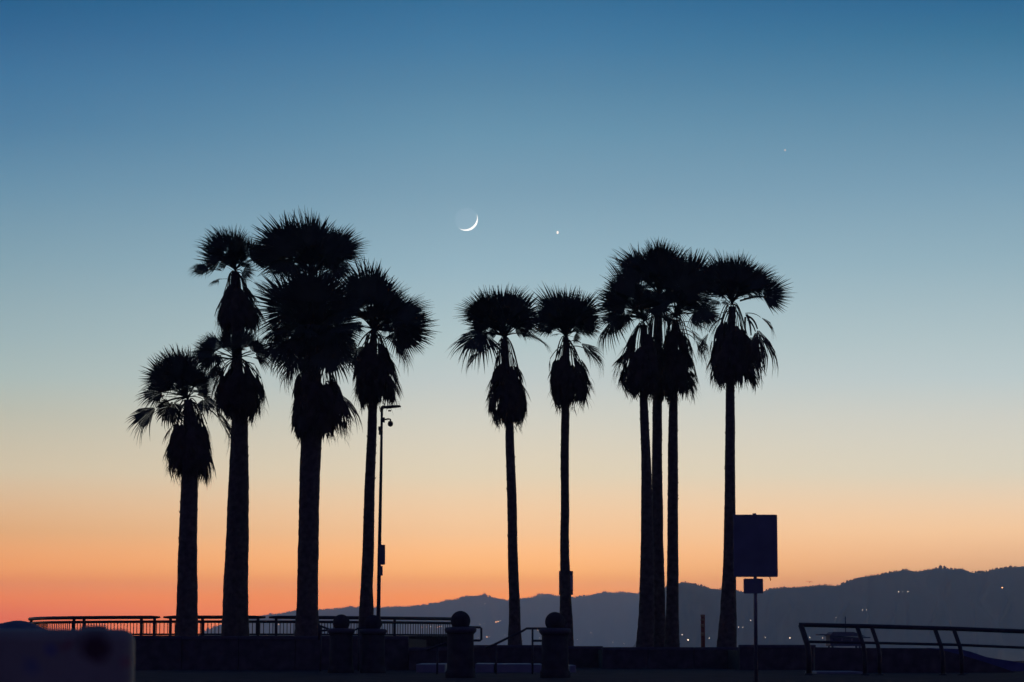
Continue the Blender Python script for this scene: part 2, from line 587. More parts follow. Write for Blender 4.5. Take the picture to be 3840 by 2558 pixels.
for i, (px, py, s) in enumerate(LIGHTS):
    tab, (D0, D1) = (NEAR, NEAR_D) if px > 2545 else (FAR, FAR_D)
    lo, hi = 0.0, 1.0
    for _ in range(30):
        t_ = (lo + hi) / 2
        q = hill_point(tab, px, t_, D0, D1)
        ey = (q.z - EYE) / q.y
        if ey < math.tan(elev_of(py)):
            lo = t_
        else:
            hi = t_
    D = D0 + (D1 - D0) * lo - 60
    orange = i % 3 != 2 and s >= 1
    m = lm_o if orange else lm_w
    if m.name not in lightmesh:
        o = ball('hillside_light', (0, 0, 0), 1.0, m, 8, 6)
        lightmesh[m.name] = o.data
    else:
        o = link('hillside_light', lightmesh[m.name])
    o.location = P(px, py, D)
    o.scale = [M_(1.45 * s, D)] * 3
    c = 'orange' if orange else 'pale'
    for lim, where in ((1110, 'behind the picket fence, beside the heaviest palm trunk'), (1700, 'seen through the picket fence, left of the large bollard'), (1850, 'just right of the large bollard at the fence end'),
                       (1915, 'left of the slender leaning palm'), (2100, 'right of the slender leaning palm'), (2360, 'low down between the second large bollard and the palm cluster'), (2610, 'low beside the three-palm cluster'),
                       (2700, 'between the orange post and the rightmost palm'), (2830, 'between the rightmost palm and the sign post'), (2900, 'right of the sign post'), (3050, 'at the left end of the guard rail'),
                       (3200, 'behind the guard rail near the lifeguard tower'), (3300, 'above the guard rail, over the lifeguard tower'), (3500, 'high on the right-hand hill'), (3745, 'at the foot of the ramp at far right'), (9999, 'near the crest at the far right edge')):
        if px < lim:
            break
    if px == 2815:
        where = 'beside the sign post, higher than its neighbours'
    big = 'bright ' if s > 1.5 else 'tiny '
    tag(o, big + c + ' hillside light ' + where, 'light', 'lights twinkling across the distant hills')


# ------------------------------------------------------------------ palms
def leaf_mesh(name, kind, seed):
    """one fan leaf of overall length 1 along +X; +Z is its upper face"""
    r = random.Random(seed)
    spec = dict(upright=(.44, .02, 104, .30, 46, .12, .10, .16), rising=(.42, .06, 70, .4, 34, .25, .15, .18), lobe=(.36, .05, 40, .35, 26, .25, .12, .25), arching=(.44, .10, 96, .8, 36, .5, .08, .35),
                drooping=(.46, .20, 92, 1.4, 34, .9, .02, .6), folded=(.42, .18, 44, 1.1, 20, .6, .25, .5), dead=(.32, .16, 34, .9, 20, .6, .45, .4))[kind]
    pet, arch, spread, bend, nseg, sdroop, fold, tip = spec
    pet *= r.uniform(.88, 1.12)
    spread = min(128, spread * r.uniform(.78, 1.16))
    bend *= r.uniform(.6, 1.5)
    fold *= r.uniform(.5, 1.5)
    tip *= r.uniform(.6, 2.0)
    vs, fs = [], []
    # petiole
    n = 7
    pts = []
    for i in range(n):
        x = pet * i / (n - 1)
        pts.append(Vector((x, 0, arch * (x / pet) * (1 - 0.75 * (x / pet)) * 1.4)))
    tang = (pts[-1] - pts[-2]).normalized()
    nrm = Vector((-tang.z, 0, tang.x))
    for i, p in enumerate(pts):
        w = 0.021 - 0.010 * i / (n - 1)
        for a in range(4):
            t = math.pi / 4 + a * math.pi / 2
            vs.append(p + Vector((0, math.cos(t) * w, math.sin(t) * w * .6)))
    for i in range(n - 1):
        for a in range(4):
            b = (a + 1) % 4
            fs.append((i * 4 + a, i * 4 + b, i * 4 + 4 + b, i * 4 + 4 + a))
    base = pts[-1]
    L0 = 1.0 - pet
    S_ = Vector((0, 1, 0))

    def bp(rr, th, rs, tipk, jit):
        f, sd_ = rr * math.cos(th), rr * math.sin(th)
        k = bend
        if f > 0:
            ff, nn = math.sin(k * f) / k, -(1 - math.cos(k * f)) / k
        else:
            ff, nn = f, 0
        nn += -sdroop * sd_ * sd_ + fold * abs(sd_)
        e = max(0, rr - rs)
        nn -= tipk * e * e * 2.4 + jit * e * .6
        return base + tang * ff + S_ * (sd_ + jit * e * .5) + nrm * nn

    dth = R(2 * spread) / nseg
    for i in range(nseg):
        if kind == 'dead' and r.random() < .12:
            continue
        th = -R(spread) + (i + .5) * dth + r.uniform(-.2, .2) * dth
        q = abs(th) / R(spread)
        L = L0 * (1 - .18 * q ** 2) * r.uniform(.86, 1.06)
        if kind == 'dead':
            L *= r.uniform(.75, 1.1)
        rs = L * r.uniform(.54, .67)
        tipk = tip * r.uniform(.4, 1.6)
        jit = r.uniform(-.35, .35)
        i0 = len(vs)
        stations = [(.03, .50), (rs * .55, .52), (rs, .54), (rs + (L - rs) * .2, None), (rs + (L - rs) * .6, None), (L, 0)]
        for rr, hw in stations:
            if hw is None:
                wd = rs * .54 * dth * (.78 * (1 - (rr - rs) / (L - rs)) ** 1.0) + .001
            elif hw == 0:
                wd = .0008
            else:
                wd = rr * hw * dth
            a = wd / max(rr, .01)
            vs.append(bp(rr, th - a, rs, tipk, jit))
            vs.append(bp(rr, th + a, rs, tipk, jit))
        for k in range(len(stations) - 1):
            fs.append((i0 + 2 * k, i0 + 2 * k + 1, i0 + 2 * k + 3, i0 + 2 * k + 2))
    # turn so that hub to middle tip lies on +X with length 1
    tipv = bp(L0, 0, L0 * .52, tip, 0)
    ang = math.atan2(tipv.z, tipv.x)
    sc = 1 / max(.3, tipv.length)
    rot = Matrix.Rotation(ang, 3, 'Y')
    vs = [rot @ Vector(v) * sc for v in vs]
    return mesh(name, vs, fs, MAT['dead'] if kind == 'dead' else MAT['leaf'])


LEAF = {k: [leaf_mesh('frond_' + k, k, 100 * j + len(k)) for j in range(6)] for k in ('upright', 'rising', 'lobe', 'arching', 'drooping', 'folded')}
LEAF['dead'] = [leaf_mesh('dead_frond', 'dead', 900 + j) for j in range(4)]


def frame(d, up):
    x = d.normalized()
    z = up - x * up.dot(x)
    if z.length < 1e-3:
        z = Vector((0, -1, 0)) - x * (-x.y)
    z.normalize()
    y = z.cross(x)
    return Matrix((x, y, z)).transposed()


def place_leaf(root, hub, tipw, kind, r, face=False):
    d = tipw - hub
    el = math.asin(max(-1, min(1, d.normalized().z)))
    if kind == 'dead':
        up = Vector((d.x, d.y, 0)) + Vector((r.uniform(-.5, .5), r.uniform(-.9, .2), 0.4))
    else:
        up = Vector((0, 0, 1)) * (1.0 - .4 * max(0, math.sin(el))) - Vector((d.x, d.y, 0)).normalized() * max(0, math.sin(el)) * .8 + Vector((r.uniform(-.4, .4), r.uniform(-1.2, .1) * (1.2 if el > .7 else .7), r.uniform(-.2, .2)))
    if face and r.random() < {'upright': .62, 'rising': .5, 'lobe': .75, 'arching': .35}.get(kind, 0):
        up = Vector((r.uniform(-.3, .3), r.choice((-1, -1, 1)), .45)) + Vector((0, 0, r.uniform(-.3, .5)))
    m = frame(d, up)
    s = d.length
    o = link('dead_frond' if kind == 'dead' else 'frond', r.choice(LEAF[kind]), root)
    o.matrix_basis = Matrix.Translation(hub - root.location) @ m.to_4x4() @ Matrix.Diagonal((s, s * r.uniform(.9, 1.1), s, 1))
    return o


def trunk_mesh(tab, D, zb, r):
    """tab rows (py, xl, xr) from the ground up"""
    rows = sorted(tab)
    top = P((rows[0][1] + rows[0][2]) / 2, rows[0][0], D)
    mb = MB()
    n = 22
    zs = []
    z = zb
    while z < top.z:
        zs.append(z)
        z += r.uniform(.07, .13)
    zs.append(top.z)
    pts = []
    # table in world terms
    wt = []
    for py, xl, xr in rows[::-1]:
        a, b = P(xl, py, D), P(xr, py, D)
        wt.append((a.z, (a.x + b.x) / 2, (b.x - a.x) / 2))
    vs, fs = [], []
    seed = r.uniform(0, 99)
    centre = {}
    for i, z in enumerate(zs):
        cx, rad = interp(wt, z)
        cx += noise.noise(Vector((seed, z * .5, 0))) * .02
        ridge = 1.008 + r.uniform(-.012, .012)
        for k in range(n):
            t = 2 * math.pi * k / n
            rr = rad * ridge * (1 + .035 * noise.noise(Vector((math.cos(t) * 2.2, math.sin(t) * 2.2, z * 2.6 + seed))) + r.uniform(-.012, .012))
            vs.append((cx + rr * math.cos(t), D + rr * math.sin(t), z))
        centre[i] = (cx, rad)
    for i in range(len(zs) - 1):
        for k in range(n):
            k2 = (k + 1) % n
            fs.append((i * n + k, i * n + k2, (i + 1) * n + k2, (i + 1) * n + k))
    fs.append(tuple(range((len(zs) - 1) * n, len(zs) * n)))
    mb.add(vs, fs)
    # broken leaf bases sticking out of the bark
    H = top.z - zb
    for _ in range(int(H * 9)):
        z = zb + H * r.random() ** .6
        cx, rad = interp(wt, z)
        t = r.uniform(0, 2 * math.pi)
        o = Vector((math.cos(t), math.sin(t), 0))
        s = Vector((-o.y, o.x, 0))
        b = Vector((cx, D, z)) + o * rad * .97
        w, ln = r.uniform(.02, .04), r.uniform(.02, .065)
        tp = b + o * ln * .6 + Vector((0, 0, ln))
        mb.add([b - s * w, b + s * w, b + Vector((0, 0, -.05)) + o * .01, tp], [(0, 1, 3), (1, 2, 3), (2, 0, 3)])
    return mb, wt


def skirt_mesh(tab, D, hub, wt, r, n=110, petioles=26):
    """hanging dead leaves: tab rows (py, xl, xr) of the outline"""
    rows = []
    for py, xl, xr in sorted(tab):
        a, b = P(xl, py, D), P(xr, py, D)
        rows.append((-a.z, a.x, b.x))
    for k in (0, -1, -2):              # blocky shoulders and hem
        z_, l_, r_ = rows[k]
        w_ = (r_ - l_) * (.10 if k else .14)
        rows[k] = (z_, l_ - w_, r_ + w_)
    ztop, zbot = -rows[0][0], -rows[-1][0]
    H = ztop - zbot

    def surf(phi, z):
        xl, xr = interp(rows, -z)
        cx = interp(wt, z)[0]
        hl, hr = max(.1, cx - xl), max(.1, xr - cx)
        c = math.cos(phi)
        mean = (hl + hr) / 2
        rr = (hr if c > 0 else hl) * c * c + mean * (1 - c * c)
        rr *= 1 + .22 * noise.noise(Vector((math.cos(phi) * 1.6 + D, math.sin(phi) * 1.6, z * 1.1)))
        return Vector((cx + rr * math.cos(phi), D + rr * math.sin(phi), z))

    mb = MB()
    for i in range(n):
        phi = 2 * math.pi * ((i * .618034) % 1) + r.uniform(-.1, .1)
        u = (i + .5) / n
        zt = zbot + H * 0.80 * (1 - u) ** 1.5 * r.uniform(.6, 1.0) + r.uniform(-.14, .06) + .30 * noise.noise(Vector((math.cos(phi) * 2 + D * 3, math.sin(phi) * 2, 7)))
        L = min(r.uniform(.55, 1.0), (ztop - zt) * 1.02 + .12)
        zs = zt + L * r.uniform(.9, .98)
        tip = surf(phi + r.uniform(-.12, .12), max(zt, zbot + .02))
        tip.z = zt
        st = surf(phi, min(zs, ztop))
        st.z = zs
        cx = interp(wt, zs)[0]
        ax = Vector((cx, D, zs))
        st = ax + (st - ax) * r.uniform(.6, .92)
        ta = Vector((interp(wt, zt)[0], D, zt))
        tip = ta + (tip - ta) * r.uniform(.88, 1.18)
        if r.random() < .35:
            tip.z -= r.uniform(.0, .22)
        d = tip - st
        m = frame(d, Vector((math.cos(phi), math.sin(phi), .1)))
        ns = 11
        spread = R(r.uniform(22, 38))
        ln = d.length
        for k in range(ns):
            th = -spread + 2 * spread * (k + .5) / ns
            L_ = ln * r.uniform(.62, 1.14) * (1 - .25 * (th / spread) ** 2)
            wob = r.uniform(-.05, .05)
            ps = []
            for f, w in ((.0, .03), (.4, .05), (.75, .032), (1, .003)):
                x = f * L_
                bend = .06 * math.sin(f * math.pi) * ln - abs(math.sin(th)) * x * .35
                c_ = Vector((x * math.cos(th), x * math.sin(th) * (1 - .35 * f) + wob * f * f, bend))
                ps += [st + m @ (c_ + Vector((0, -w * ln, 0))), st + m @ (c_ + Vector((0, w * ln, 0)))]
            mb.add(ps, [(0, 1, 3, 2), (2, 3, 5, 4), (4, 5, 7, 6)])
        if i < petioles * 2 and i % 2 == 0:
            zz = hub.z - r.uniform(.0, .55) * max(.2, hub.z - ztop)
            cx, rad = interp(wt, zz)
            p0 = Vector((cx + rad * .7 * math.cos(phi), D + rad * .7 * math.sin(phi), zz))
            out = Vector((math.cos(phi), math.sin(phi), 0))
            q1 = p0 + out * .16 + Vector((0, 0, .05))
            q2 = p0 + (st - p0) * .45 + out * .14
            pts = []
            for k in range(7):
                t = k / 6
                pts.append(p0 * (1 - t) ** 3 + q1 * 3 * t * (1 - t) ** 2 + q2 * 3 * t * t * (1 - t) + st * t ** 3)
            mb.tube(pts, .017, 5, False)
    for i in range(int(n * 2.2)):
        phi = r.uniform(0, 2 * math.pi)
        z = zbot + H * r.uniform(-.02, .8)
        p = surf(phi, z)
        ax = Vector((interp(wt, z)[0], D, z))
        p = ax + (p - ax) * r.uniform(.8, 1.0)
        out = Vector((math.cos(phi), math.sin(phi), 0))
        sd = Vector((-out.y, out.x, 0))
        ln = r.uniform(.16, .42)
        d = (out * r.uniform(.1, .75) + Vector((0, 0, -1)) + sd * r.uniform(-.4, .4)).normalized()
        w = r.uniform(.006, .016)
        mid = p + d * ln * .5 + Vector((0, 0, .02))
        e = p + d * ln + Vector((0, 0, -ln * .15))
        mb.add([p - sd * w, p + sd * w, mid + sd * w, mid - sd * w, e], [(0, 1, 2, 3), (3, 2, 4)])
    return mb


def palm(label, D, hub, trunk, skirt, fronds, fill, reach, lo=-8, hi=86, lean=0, nsk=110, base_z=None, seed=1, group='tall fan palms along the beachfront', fy=1.0, nd=0):
    r = random.Random(seed * 131 + 5)
    hubw = P(hub[0], hub[1], D)
    base = P((trunk[0][1] + trunk[0][2]) / 2, trunk[0][0], D)
    zb = base_z if base_z is not None else base.z - .3
    root = thing('palm_tree', (base.x, D, zb), label, 'palm tree', group)
    mb, wt = trunk_mesh(trunk, D, zb, r)
    mb.build('trunk', MAT['bark'], root)
    sk = skirt_mesh(skirt, D, hubw, wt, r, nsk).build('dead_leaf_skirt', MAT['dead'], root)
    sk['kind'] = 'stuff'
    sk['label'] = 'shaggy skirt of dead hanging leaves'
    sw = sorted(skirt)
    for k in range(nd):
        py, xl, xr = sw[1] if k % 2 else sw[2]
        side = 1 if k % 2 else -1
        q0 = P((xr * .7 + xl * .3) if side > 0 else (xl * .7 + xr * .3), (hub[1] + sw[0][0]) / 2 + 20, D)
        q1 = P((xr if side > 0 else xl) + side * r.uniform(-22, 4), min(sw[-1][0], py + r.uniform(30, 120)), D)
        dy = r.uniform(-.35, .25)
        q0.y += dy * .6
        q1.y += dy
        place_leaf(root, q0, q1, 'dead', r)
    for f in fronds:
        tx, ty = f[0], f[1]
        kind = f[2] if len(f) > 2 else None
        hx, hy = (f[3], f[4]) if len(f) > 4 else hub
        h = P(hx, hy, D)
        L = math.hypot(tx - hx, ty - hy)
        dep = r.uniform(-.45, .3) * M_(L, D) if kind != 'dead' else r.uniform(-.3, .1) * M_(L, D)
        tp = P(tx, ty, D)
        tp.y += dep
        el = math.degrees(math.atan2(hy - ty, abs(tx - hx)))
        if kind is None:
            kind = 'upright' if el > 44 else 'rising' if el > 14 else 'arching' if el > -6 else 'drooping'
            if el > 12 and r.random() < (.35 if el > 44 else .6):
                kind = 'lobe'
                L_ = L * r.uniform(0, .12) / max(L, 1)
                tp = tp + (tp - h) * L_
        h2 = h + Vector((0, 0, 0))
        place_leaf(root, h2, tp, kind, r, True)
    for i in range(fill):
        u = (i + .5) / fill
        el = R(hi + (lo - hi) * u ** .9 + r.uniform(-7, 7))
        az = i * 2.39996 + r.uniform(-.25, .25)
        L = M_(reach, D) * r.uniform(.60, .95)
        v = Vector((math.cos(az) * math.cos(el), math.sin(az) * math.cos(el), math.sin(el) * fy)) * L
        if lean:
            v = Matrix.Rotation(R(lean), 3, 'Y') @ v
        deg = math.degrees(el)
        kind = 'upright' if deg > 44 else 'rising' if deg > 14 else 'arching' if deg > -4 else 'drooping'
        place_leaf(root, hubw + Vector((0, 0, -.12 * u)), hubw + v, kind, r)
    return root


SOIL_L, SOIL_R = 1.78, 1.50
palm('shortest palm of all, leaning crown, leftmost in the left-hand group', 80, (703, 1490),
     [(2420, 652, 745), (2385, 655, 742), (2280, 661, 740), (2000, 670, 738), (1850, 677, 742), (1785, 683, 743), (1620, 688, 745), (1500, 690, 720)],
     [(1600, 650, 765), (1650, 624, 788), (1728, 620, 795), (1766, 645, 790), (1795, 680, 770)],
     [(622, 1306), (649, 1300), (680, 1307), (585, 1325), (543, 1348), (545, 1405), (518, 1457), (502, 1499, 'arching'), (522, 1537, 'arching'), (494, 1652, 'folded'), (611, 1612, 'drooping'),
      (640, 1600, 'drooping'), (712, 1384), (700, 1340), (779, 1385), (806, 1434), (800, 1465), (820, 1555, 'drooping'), (842, 1728, 'dead', 745, 1525), (846, 1700, 'dead', 745, 1520), (570, 1380), (600, 1360)],
     12, 170, lo=5, lean=-22, base_z=SOIL_L, seed=1, nd=0)
palm('thick-trunked palm with a low crown, second from left, in front of a taller one', 84, (887, 1345),
     [(2420, 825, 938), (2385, 830, 935), (2280, 835, 932), (2200, 838, 930), (2000, 848, 932), (1800, 857, 933), (1600, 868, 930), (1560, 872, 928), (1360, 875, 908)],
     [(1380, 833, 955), (1414, 813, 980), (1480, 803, 988), (1518, 803, 992), (1548, 822, 965), (1572, 850, 940)],
     [(703, 1322, 'upright', 872, 1348), (716, 1350, 'upright', 868, 1345), (725, 1290, 'rising', 868, 1340), (748, 1273), (712, 1362, 'arching'), (802, 1273), (830, 1246), (850, 1238), (1047, 1368, 'folded'), (1010, 1391, 'folded'), (1040, 1345, 'folded'), (744, 1405, 'drooping'),
      (770, 1440, 'drooping'), (960, 1240), (1010, 1290), (930, 1230), (780, 1480, 'drooping'), (1030, 1330)],
     3, 110, lo=20, base_z=SOIL_L, seed=2)
palm('tall slim palm rising behind the thick-trunked second palm, its skirt above that crown', 94, (882, 1010),
     [(2420, 850, 915), (2000, 865, 918), (1500, 872, 912), (1250, 868, 905), (1100, 868, 902), (1020, 870, 898)],
     [(1075, 862, 915), (1113, 843, 945), (1148, 820, 972), (1187, 810, 976), (1222, 828, 978), (1246, 850, 960)],
     [(731, 925, 'arching'), (755, 895), (783, 868), (818, 861), (857, 857), (878, 859), (916, 862), (941, 875), (990, 895), (759, 959, 'arching'), (801, 1000, 'arching'), (704, 1028, 'rising', 830, 1014), (708, 1034, 'arching', 830, 1014),
      (778, 1086, 'arching', 865, 1048), (1025, 927), (969, 1040, 'arching'), (1060, 990, 'arching'), (1010, 985, 'arching'), (770, 940), (985, 1140, 'dead', 905, 1050)],
     18, 120, lo=18, base_z=1.0, seed=3)
palm('widest and heaviest palm, thick trunk, in the middle of the left-hand group', 82, (1168, 1262),
     [(2420, 1100, 1200), (2370, 1105, 1197), (2240, 1112, 1190), (1900, 1122, 1197), (1640, 1128, 1206), (1430, 1135, 1205), (1260, 1150, 1195)],
     [(1420, 1126, 1262), (1484, 1108, 1300), (1543, 1098, 1318), (1602, 1118, 1304), (1640, 1150, 1285)],
     [(980, 1066), (955, 1110), (1003, 1167), (958, 1245, 'arching'), (952, 1325, 'drooping'), (994, 1392, 'drooping'), (1028, 1420, 'drooping'), (1067, 1445, 'drooping'), (1314, 1449, 'drooping'),
      (1279, 1400, 'drooping'), (1335, 1380, 'drooping'), (1296, 1109), (1243, 1050), (1361, 1140), (1375, 1200, 'arching'), (1385, 1270, 'arching'), (1350, 1330, 'drooping'), (1060, 1010), (1120, 990), (1185, 985), (1250, 1000), (1300, 1045), (990, 1030), (1020, 1100), (1080, 1060), (1110, 1050),
      (1000, 1290, 'arching'), (1290, 1655, 'dead', 1225, 1430), (1090, 1500, 'dead', 1140, 1330)],
     34, 185, lo=-35, base_z=SOIL_L, seed=4, nsk=140)
palm('tallest palm, spiky crown topping the left-hand group, behind the heaviest one', 93, (1172, 1030),
     [(2420, 1120, 1190), (1640, 1135, 1200), (1250, 1145, 1192), (1040, 1155, 1188)],
     [(1110, 1140, 1205), (1170, 1110, 1240), (1260, 1095, 1255), (1330, 1110, 1240), (1370, 1130, 1220)],
     [(969, 848, 'rising'), (978, 880, 'rising'), (1000, 852, 'rising'), (1015, 856), (1061, 833), (1103, 798), (1141, 800), (1185, 800), (1232, 806), (1285, 868), (1343, 868), (1374, 884, 'rising'), (1360, 910, 'rising'), (1355, 872, 'rising'), (1331, 950, 'arching'), (955, 900, 'arching'), (950, 1010, 'arching'),
      (1290, 985, 'arching'), (1075, 1060, 'drooping'), (1265, 1065, 'drooping'), (1000, 1000, 'arching'), (1330, 1000, 'arching'), (1040, 1040, 'arching'), (982, 1035, 'drooping'), (1348, 1038, 'drooping'), (1008, 1070, 'drooping'), (1325, 1078, 'drooping'), (960, 985, 'lobe'), (1010, 960, 'arching'), (1320, 905), (1300, 890), (1000, 905), (1130, 1090, 'drooping'), (1220, 1100, 'drooping')],
     22, 165, lo=20, base_z=1.0, seed=5)
palm('slim palm with wind-swept crown beside the lamp post, right end of the left-hand group', 86, (1402, 1235),
     [(2420, 1340, 1408), (2350, 1343, 1402), (2200, 1352, 1398), (1900, 1365, 1405), (1700, 1374, 1410), (1540, 1380, 1414), (1300, 1385, 1414), (1240, 1390, 1412)],
     [(1296, 1352, 1440), (1355, 1337, 1478), (1425, 1329, 1501), (1484, 1350, 1500), (1515, 1375, 1480)],
     [(1302, 982), (1349, 972), (1384, 985), (1419, 1009), (1443, 1050), (1496, 1073), (1537, 1073), (1572, 1144), (1613, 1179), (1645, 1228, 'arching'), (1613, 1291, 'arching'), (1556, 1332, 'drooping'),
      (1525, 1425, 'dead', 1420, 1270), (1500, 1400, 'dead', 1415, 1260), (1255, 1161, 'arching'), (1258, 1337, 'drooping'), (1325, 1420, 'drooping'), (1600, 1225, 'arching'), (1560, 1180), (1550, 1110), (1570, 1290, 'arching'),
      (1620, 1250, 'arching'), (1590, 1160), (1652, 1225, 'lobe'), (1632, 1165, 'lobe'), (1628, 1282, 'lobe'), (1540, 1075, 'lobe'), (1280, 1080), (1300, 1230, 'arching'), (1330, 1030), (1262, 1120), (1275, 1270, 'arching'), (1290, 1020)],
     14, 150, lo=12, lean=14, base_z=SOIL_L, seed=6)

RG = 'tall fan palms along the beachfront'
palm('slender leaning palm behind the two ball-topped bollards, long narrow skirt', 97, (1890, 1262),
     [(2425, 1903, 1960), (2370, 1906, 1953), (2240, 1908, 1948), (2000, 1904, 1940), (1800, 1899, 1934), (1600, 1896, 1927), (1400, 1880, 1915), (1270, 1878, 1902)],
     [(1370, 1855, 1938), (1406, 1848, 1945), (1435, 1830, 1962), (1477, 1828, 1980), (1535, 1825, 1976), (1568, 1848, 1964), (1594, 1875, 1940)],
     [(1735, 1130, 'rising'), (1738, 1150, 'rising'), (1760, 1120, 'rising'), (1750, 1175, 'rising'), (1787, 1108), (1816, 1083), (1857, 1075), (1886, 1072), (1919, 1079), (1955, 1081), (1982, 1104), (2012, 1110), (1734, 1207, 'arching'), (1748, 1247, 'arching'), (1713, 1352, 'drooping'),
      (1720, 1392, 'drooping'), (1758, 1425, 'folded', 1880, 1290), (2020, 1215, 'arching'), (2077, 1350, 'folded'), (2010, 1160), (2006, 1195, 'arching'), (1768, 1170), (1820, 1230, 'arching'), (1985, 1250, 'arching'), (2040, 1286, 'arching'), (1760, 1330, 'drooping'), (1800, 1270, 'arching')],
     22, 165, lo=26, base_z=SOIL_R - .6, seed=7, nsk=105)
palm('slender palm with a square board on its trunk, partly behind a ball-topped bollard', 99, (2122, 1258),
     [(2425, 2092, 2152), (2300, 2098, 2145), (2200, 2101, 2140), (2050, 2101, 2134), (1850, 2102, 2133), (1600, 2103, 2134), (1540, 2104, 2134), (1300, 2112, 2137), (1265, 2112, 2132)],
     [(1340, 2072, 2166), (1373, 2066, 2196), (1415, 2062, 2218), (1456, 2070, 2225), (1497, 2088, 2208), (1530, 2105, 2175)],
     [(2029, 1083), (2065, 1079), (2106, 1077), (2147, 1079), (2185, 1100), (2228, 1120), (2247, 1157), (2002, 1137), (1985, 1228, 'arching'), (1978, 1262, 'arching'), (2230, 1245, 'arching'), (2181, 1280, 'arching'),
      (2255, 1222, 'arching'), (2250, 1392, 'dead', 2140, 1280), (2252, 1437, 'dead', 2140, 1300), (2005, 1185, 'arching'), (2060, 1270, 'arching'), (1990, 1155), (1996, 1205, 'arching'), (2245, 1190, 'arching'), (2245, 1105), (2265, 1165), (2225, 1265, 'arching')],
     22, 162, lo=26, base_z=SOIL_R - .5, seed=8, nsk=105)
palm('left trunk of the tight cluster of three palms, crown lowest and spreading left', 98, (2416, 1195),
     [(2430, 2384, 2452), (2300, 2396, 2455), (2000, 2404, 2450), (1800, 2405, 2444), (1650, 2402, 2436), (1500, 2399, 2430), (1220, 2402, 2428)],
     [(1253, 2362, 2435), (1315, 2328, 2449), (1365, 2300, 2462), (1411, 2297, 2465), (1452, 2322, 2450), (1488, 2360, 2430)],
     [(2277, 1046), (2258, 1100), (2240, 1090), (2262, 1060), (2236, 1125), (2238, 1150), (2240, 1180, 'arching'), (2225, 1225, 'arching'), (2285, 1240, 'drooping'), (2250, 1345, 'drooping'), (2310, 1270, 'drooping'), (2290, 1000), (2300, 1080), (2340, 1010)],
     20, 175, lo=-10, base_z=SOIL_R - .4, seed=9, nsk=105)
palm('middle and tallest trunk of the tight cluster of three palms', 101, (2472, 1105),
     [(2430, 2440, 2500), (2300, 2442, 2495), (2000, 2443, 2487), (1800, 2445, 2484), (1500, 2447, 2482), (1120, 2457, 2484)],
     [(1240, 2440, 2510), (1300, 2415, 2530), (1380, 2408, 2535), (1452, 2412, 2532), (1488, 2435, 2505)],
     [(2287, 957, 'rising'), (2296, 985, 'rising'), (2318, 970, 'rising'), (2315, 1005), (2399, 955), (2420, 930), (2440, 913), (2470, 910), (2505, 903, 'lobe'), (2569, 930, 'lobe'), (2440, 908, 'lobe'), (2500, 925), (2523, 955), (2569, 934), (2340, 990)],
     22, 150, lo=-10, base_z=SOIL_R - .4, seed=10)
palm('right trunk of the tight cluster of three palms, ragged crown spreading right', 99, (2534, 1180),
     [(2430, 2490, 2550), (2300, 2498, 2545), (2000, 2503, 2543), (1700, 2505, 2543), (1500, 2509, 2541), (1200, 2520, 2545)],
     [(1240, 2505, 2568), (1295, 2490, 2590), (1357, 2486, 2600), (1419, 2486, 2608), (1469, 2496, 2606), (1490, 2520, 2590)],
     [(2602, 957, 'lobe'), (2645, 952, 'lobe'), (2680, 994, 'lobe'), (2643, 955), (2620, 975), (2677, 996), (2672, 1040), (2718, 1192, 'rising', 2575, 1178), (2712, 1186, 'arching', 2575, 1178), (2677, 1200, 'arching'), (2690, 1240, 'drooping'), (2615, 1323, 'dead', 2550, 1220), (2635, 1377, 'dead', 2550, 1235),
      (2628, 1400, 'dead', 2560, 1250), (2655, 1270, 'dead', 2545, 1215), (2640, 1130), (2590, 990)],
     20, 172, lo=-12, base_z=SOIL_R - .4, seed=11, nsk=105)
palm('rightmost palm, behind the large blank sign, one frond reaching far right', 96, (2744, 1132),
     [(2430, 2686, 2763), (2300, 2700, 2762), (2150, 2710, 2760), (2000, 2714, 2759), (1900, 2717, 2758), (1600, 2720, 2756), (1480, 2722, 2755), (1150, 2732, 2758)],
     [(1212, 2697, 2778), (1274, 2662, 2808), (1336, 2660, 2832), (1390, 2656, 2850), (1419, 2680, 2850), (1444, 2715, 2820)],
     [(2660, 959), (2680, 975), (2706, 984), (2755, 975), (2780, 959), (2797, 960), (2863, 1000), (2859, 1042), (2905, 1021), (2909, 1054, 'arching'), (2979, 1104, 'rising', 2775, 1128), (2950, 1125, 'rising', 2790, 1120), (2885, 1140, 'arching'), (2622, 1062, 'arching'),
      (2640, 1115, 'arching'), (2640, 1165, 'arching'), (2802, 1458, 'dead', 2800, 1180), (2835, 1440, 'dead', 2802, 1185), (2890, 1300, 'dead', 2795, 1175), (2855, 1415, 'dead', 2805, 1200), (2820, 1450, 'dead', 2795, 1190), (2650, 1010), (2840, 1015), (2910, 1028, 'lobe'), (2868, 990, 'lobe'), (2800, 948, 'lobe'), (2655, 950, 'lobe'), (2612, 1075, 'lobe'), (2700, 1150, 'arching'),
      (2655, 1250, 'dead', 2735, 1170)],
     20, 145, lo=20, base_z=SOIL_R - .3, nd=1, seed=12, nsk=105)


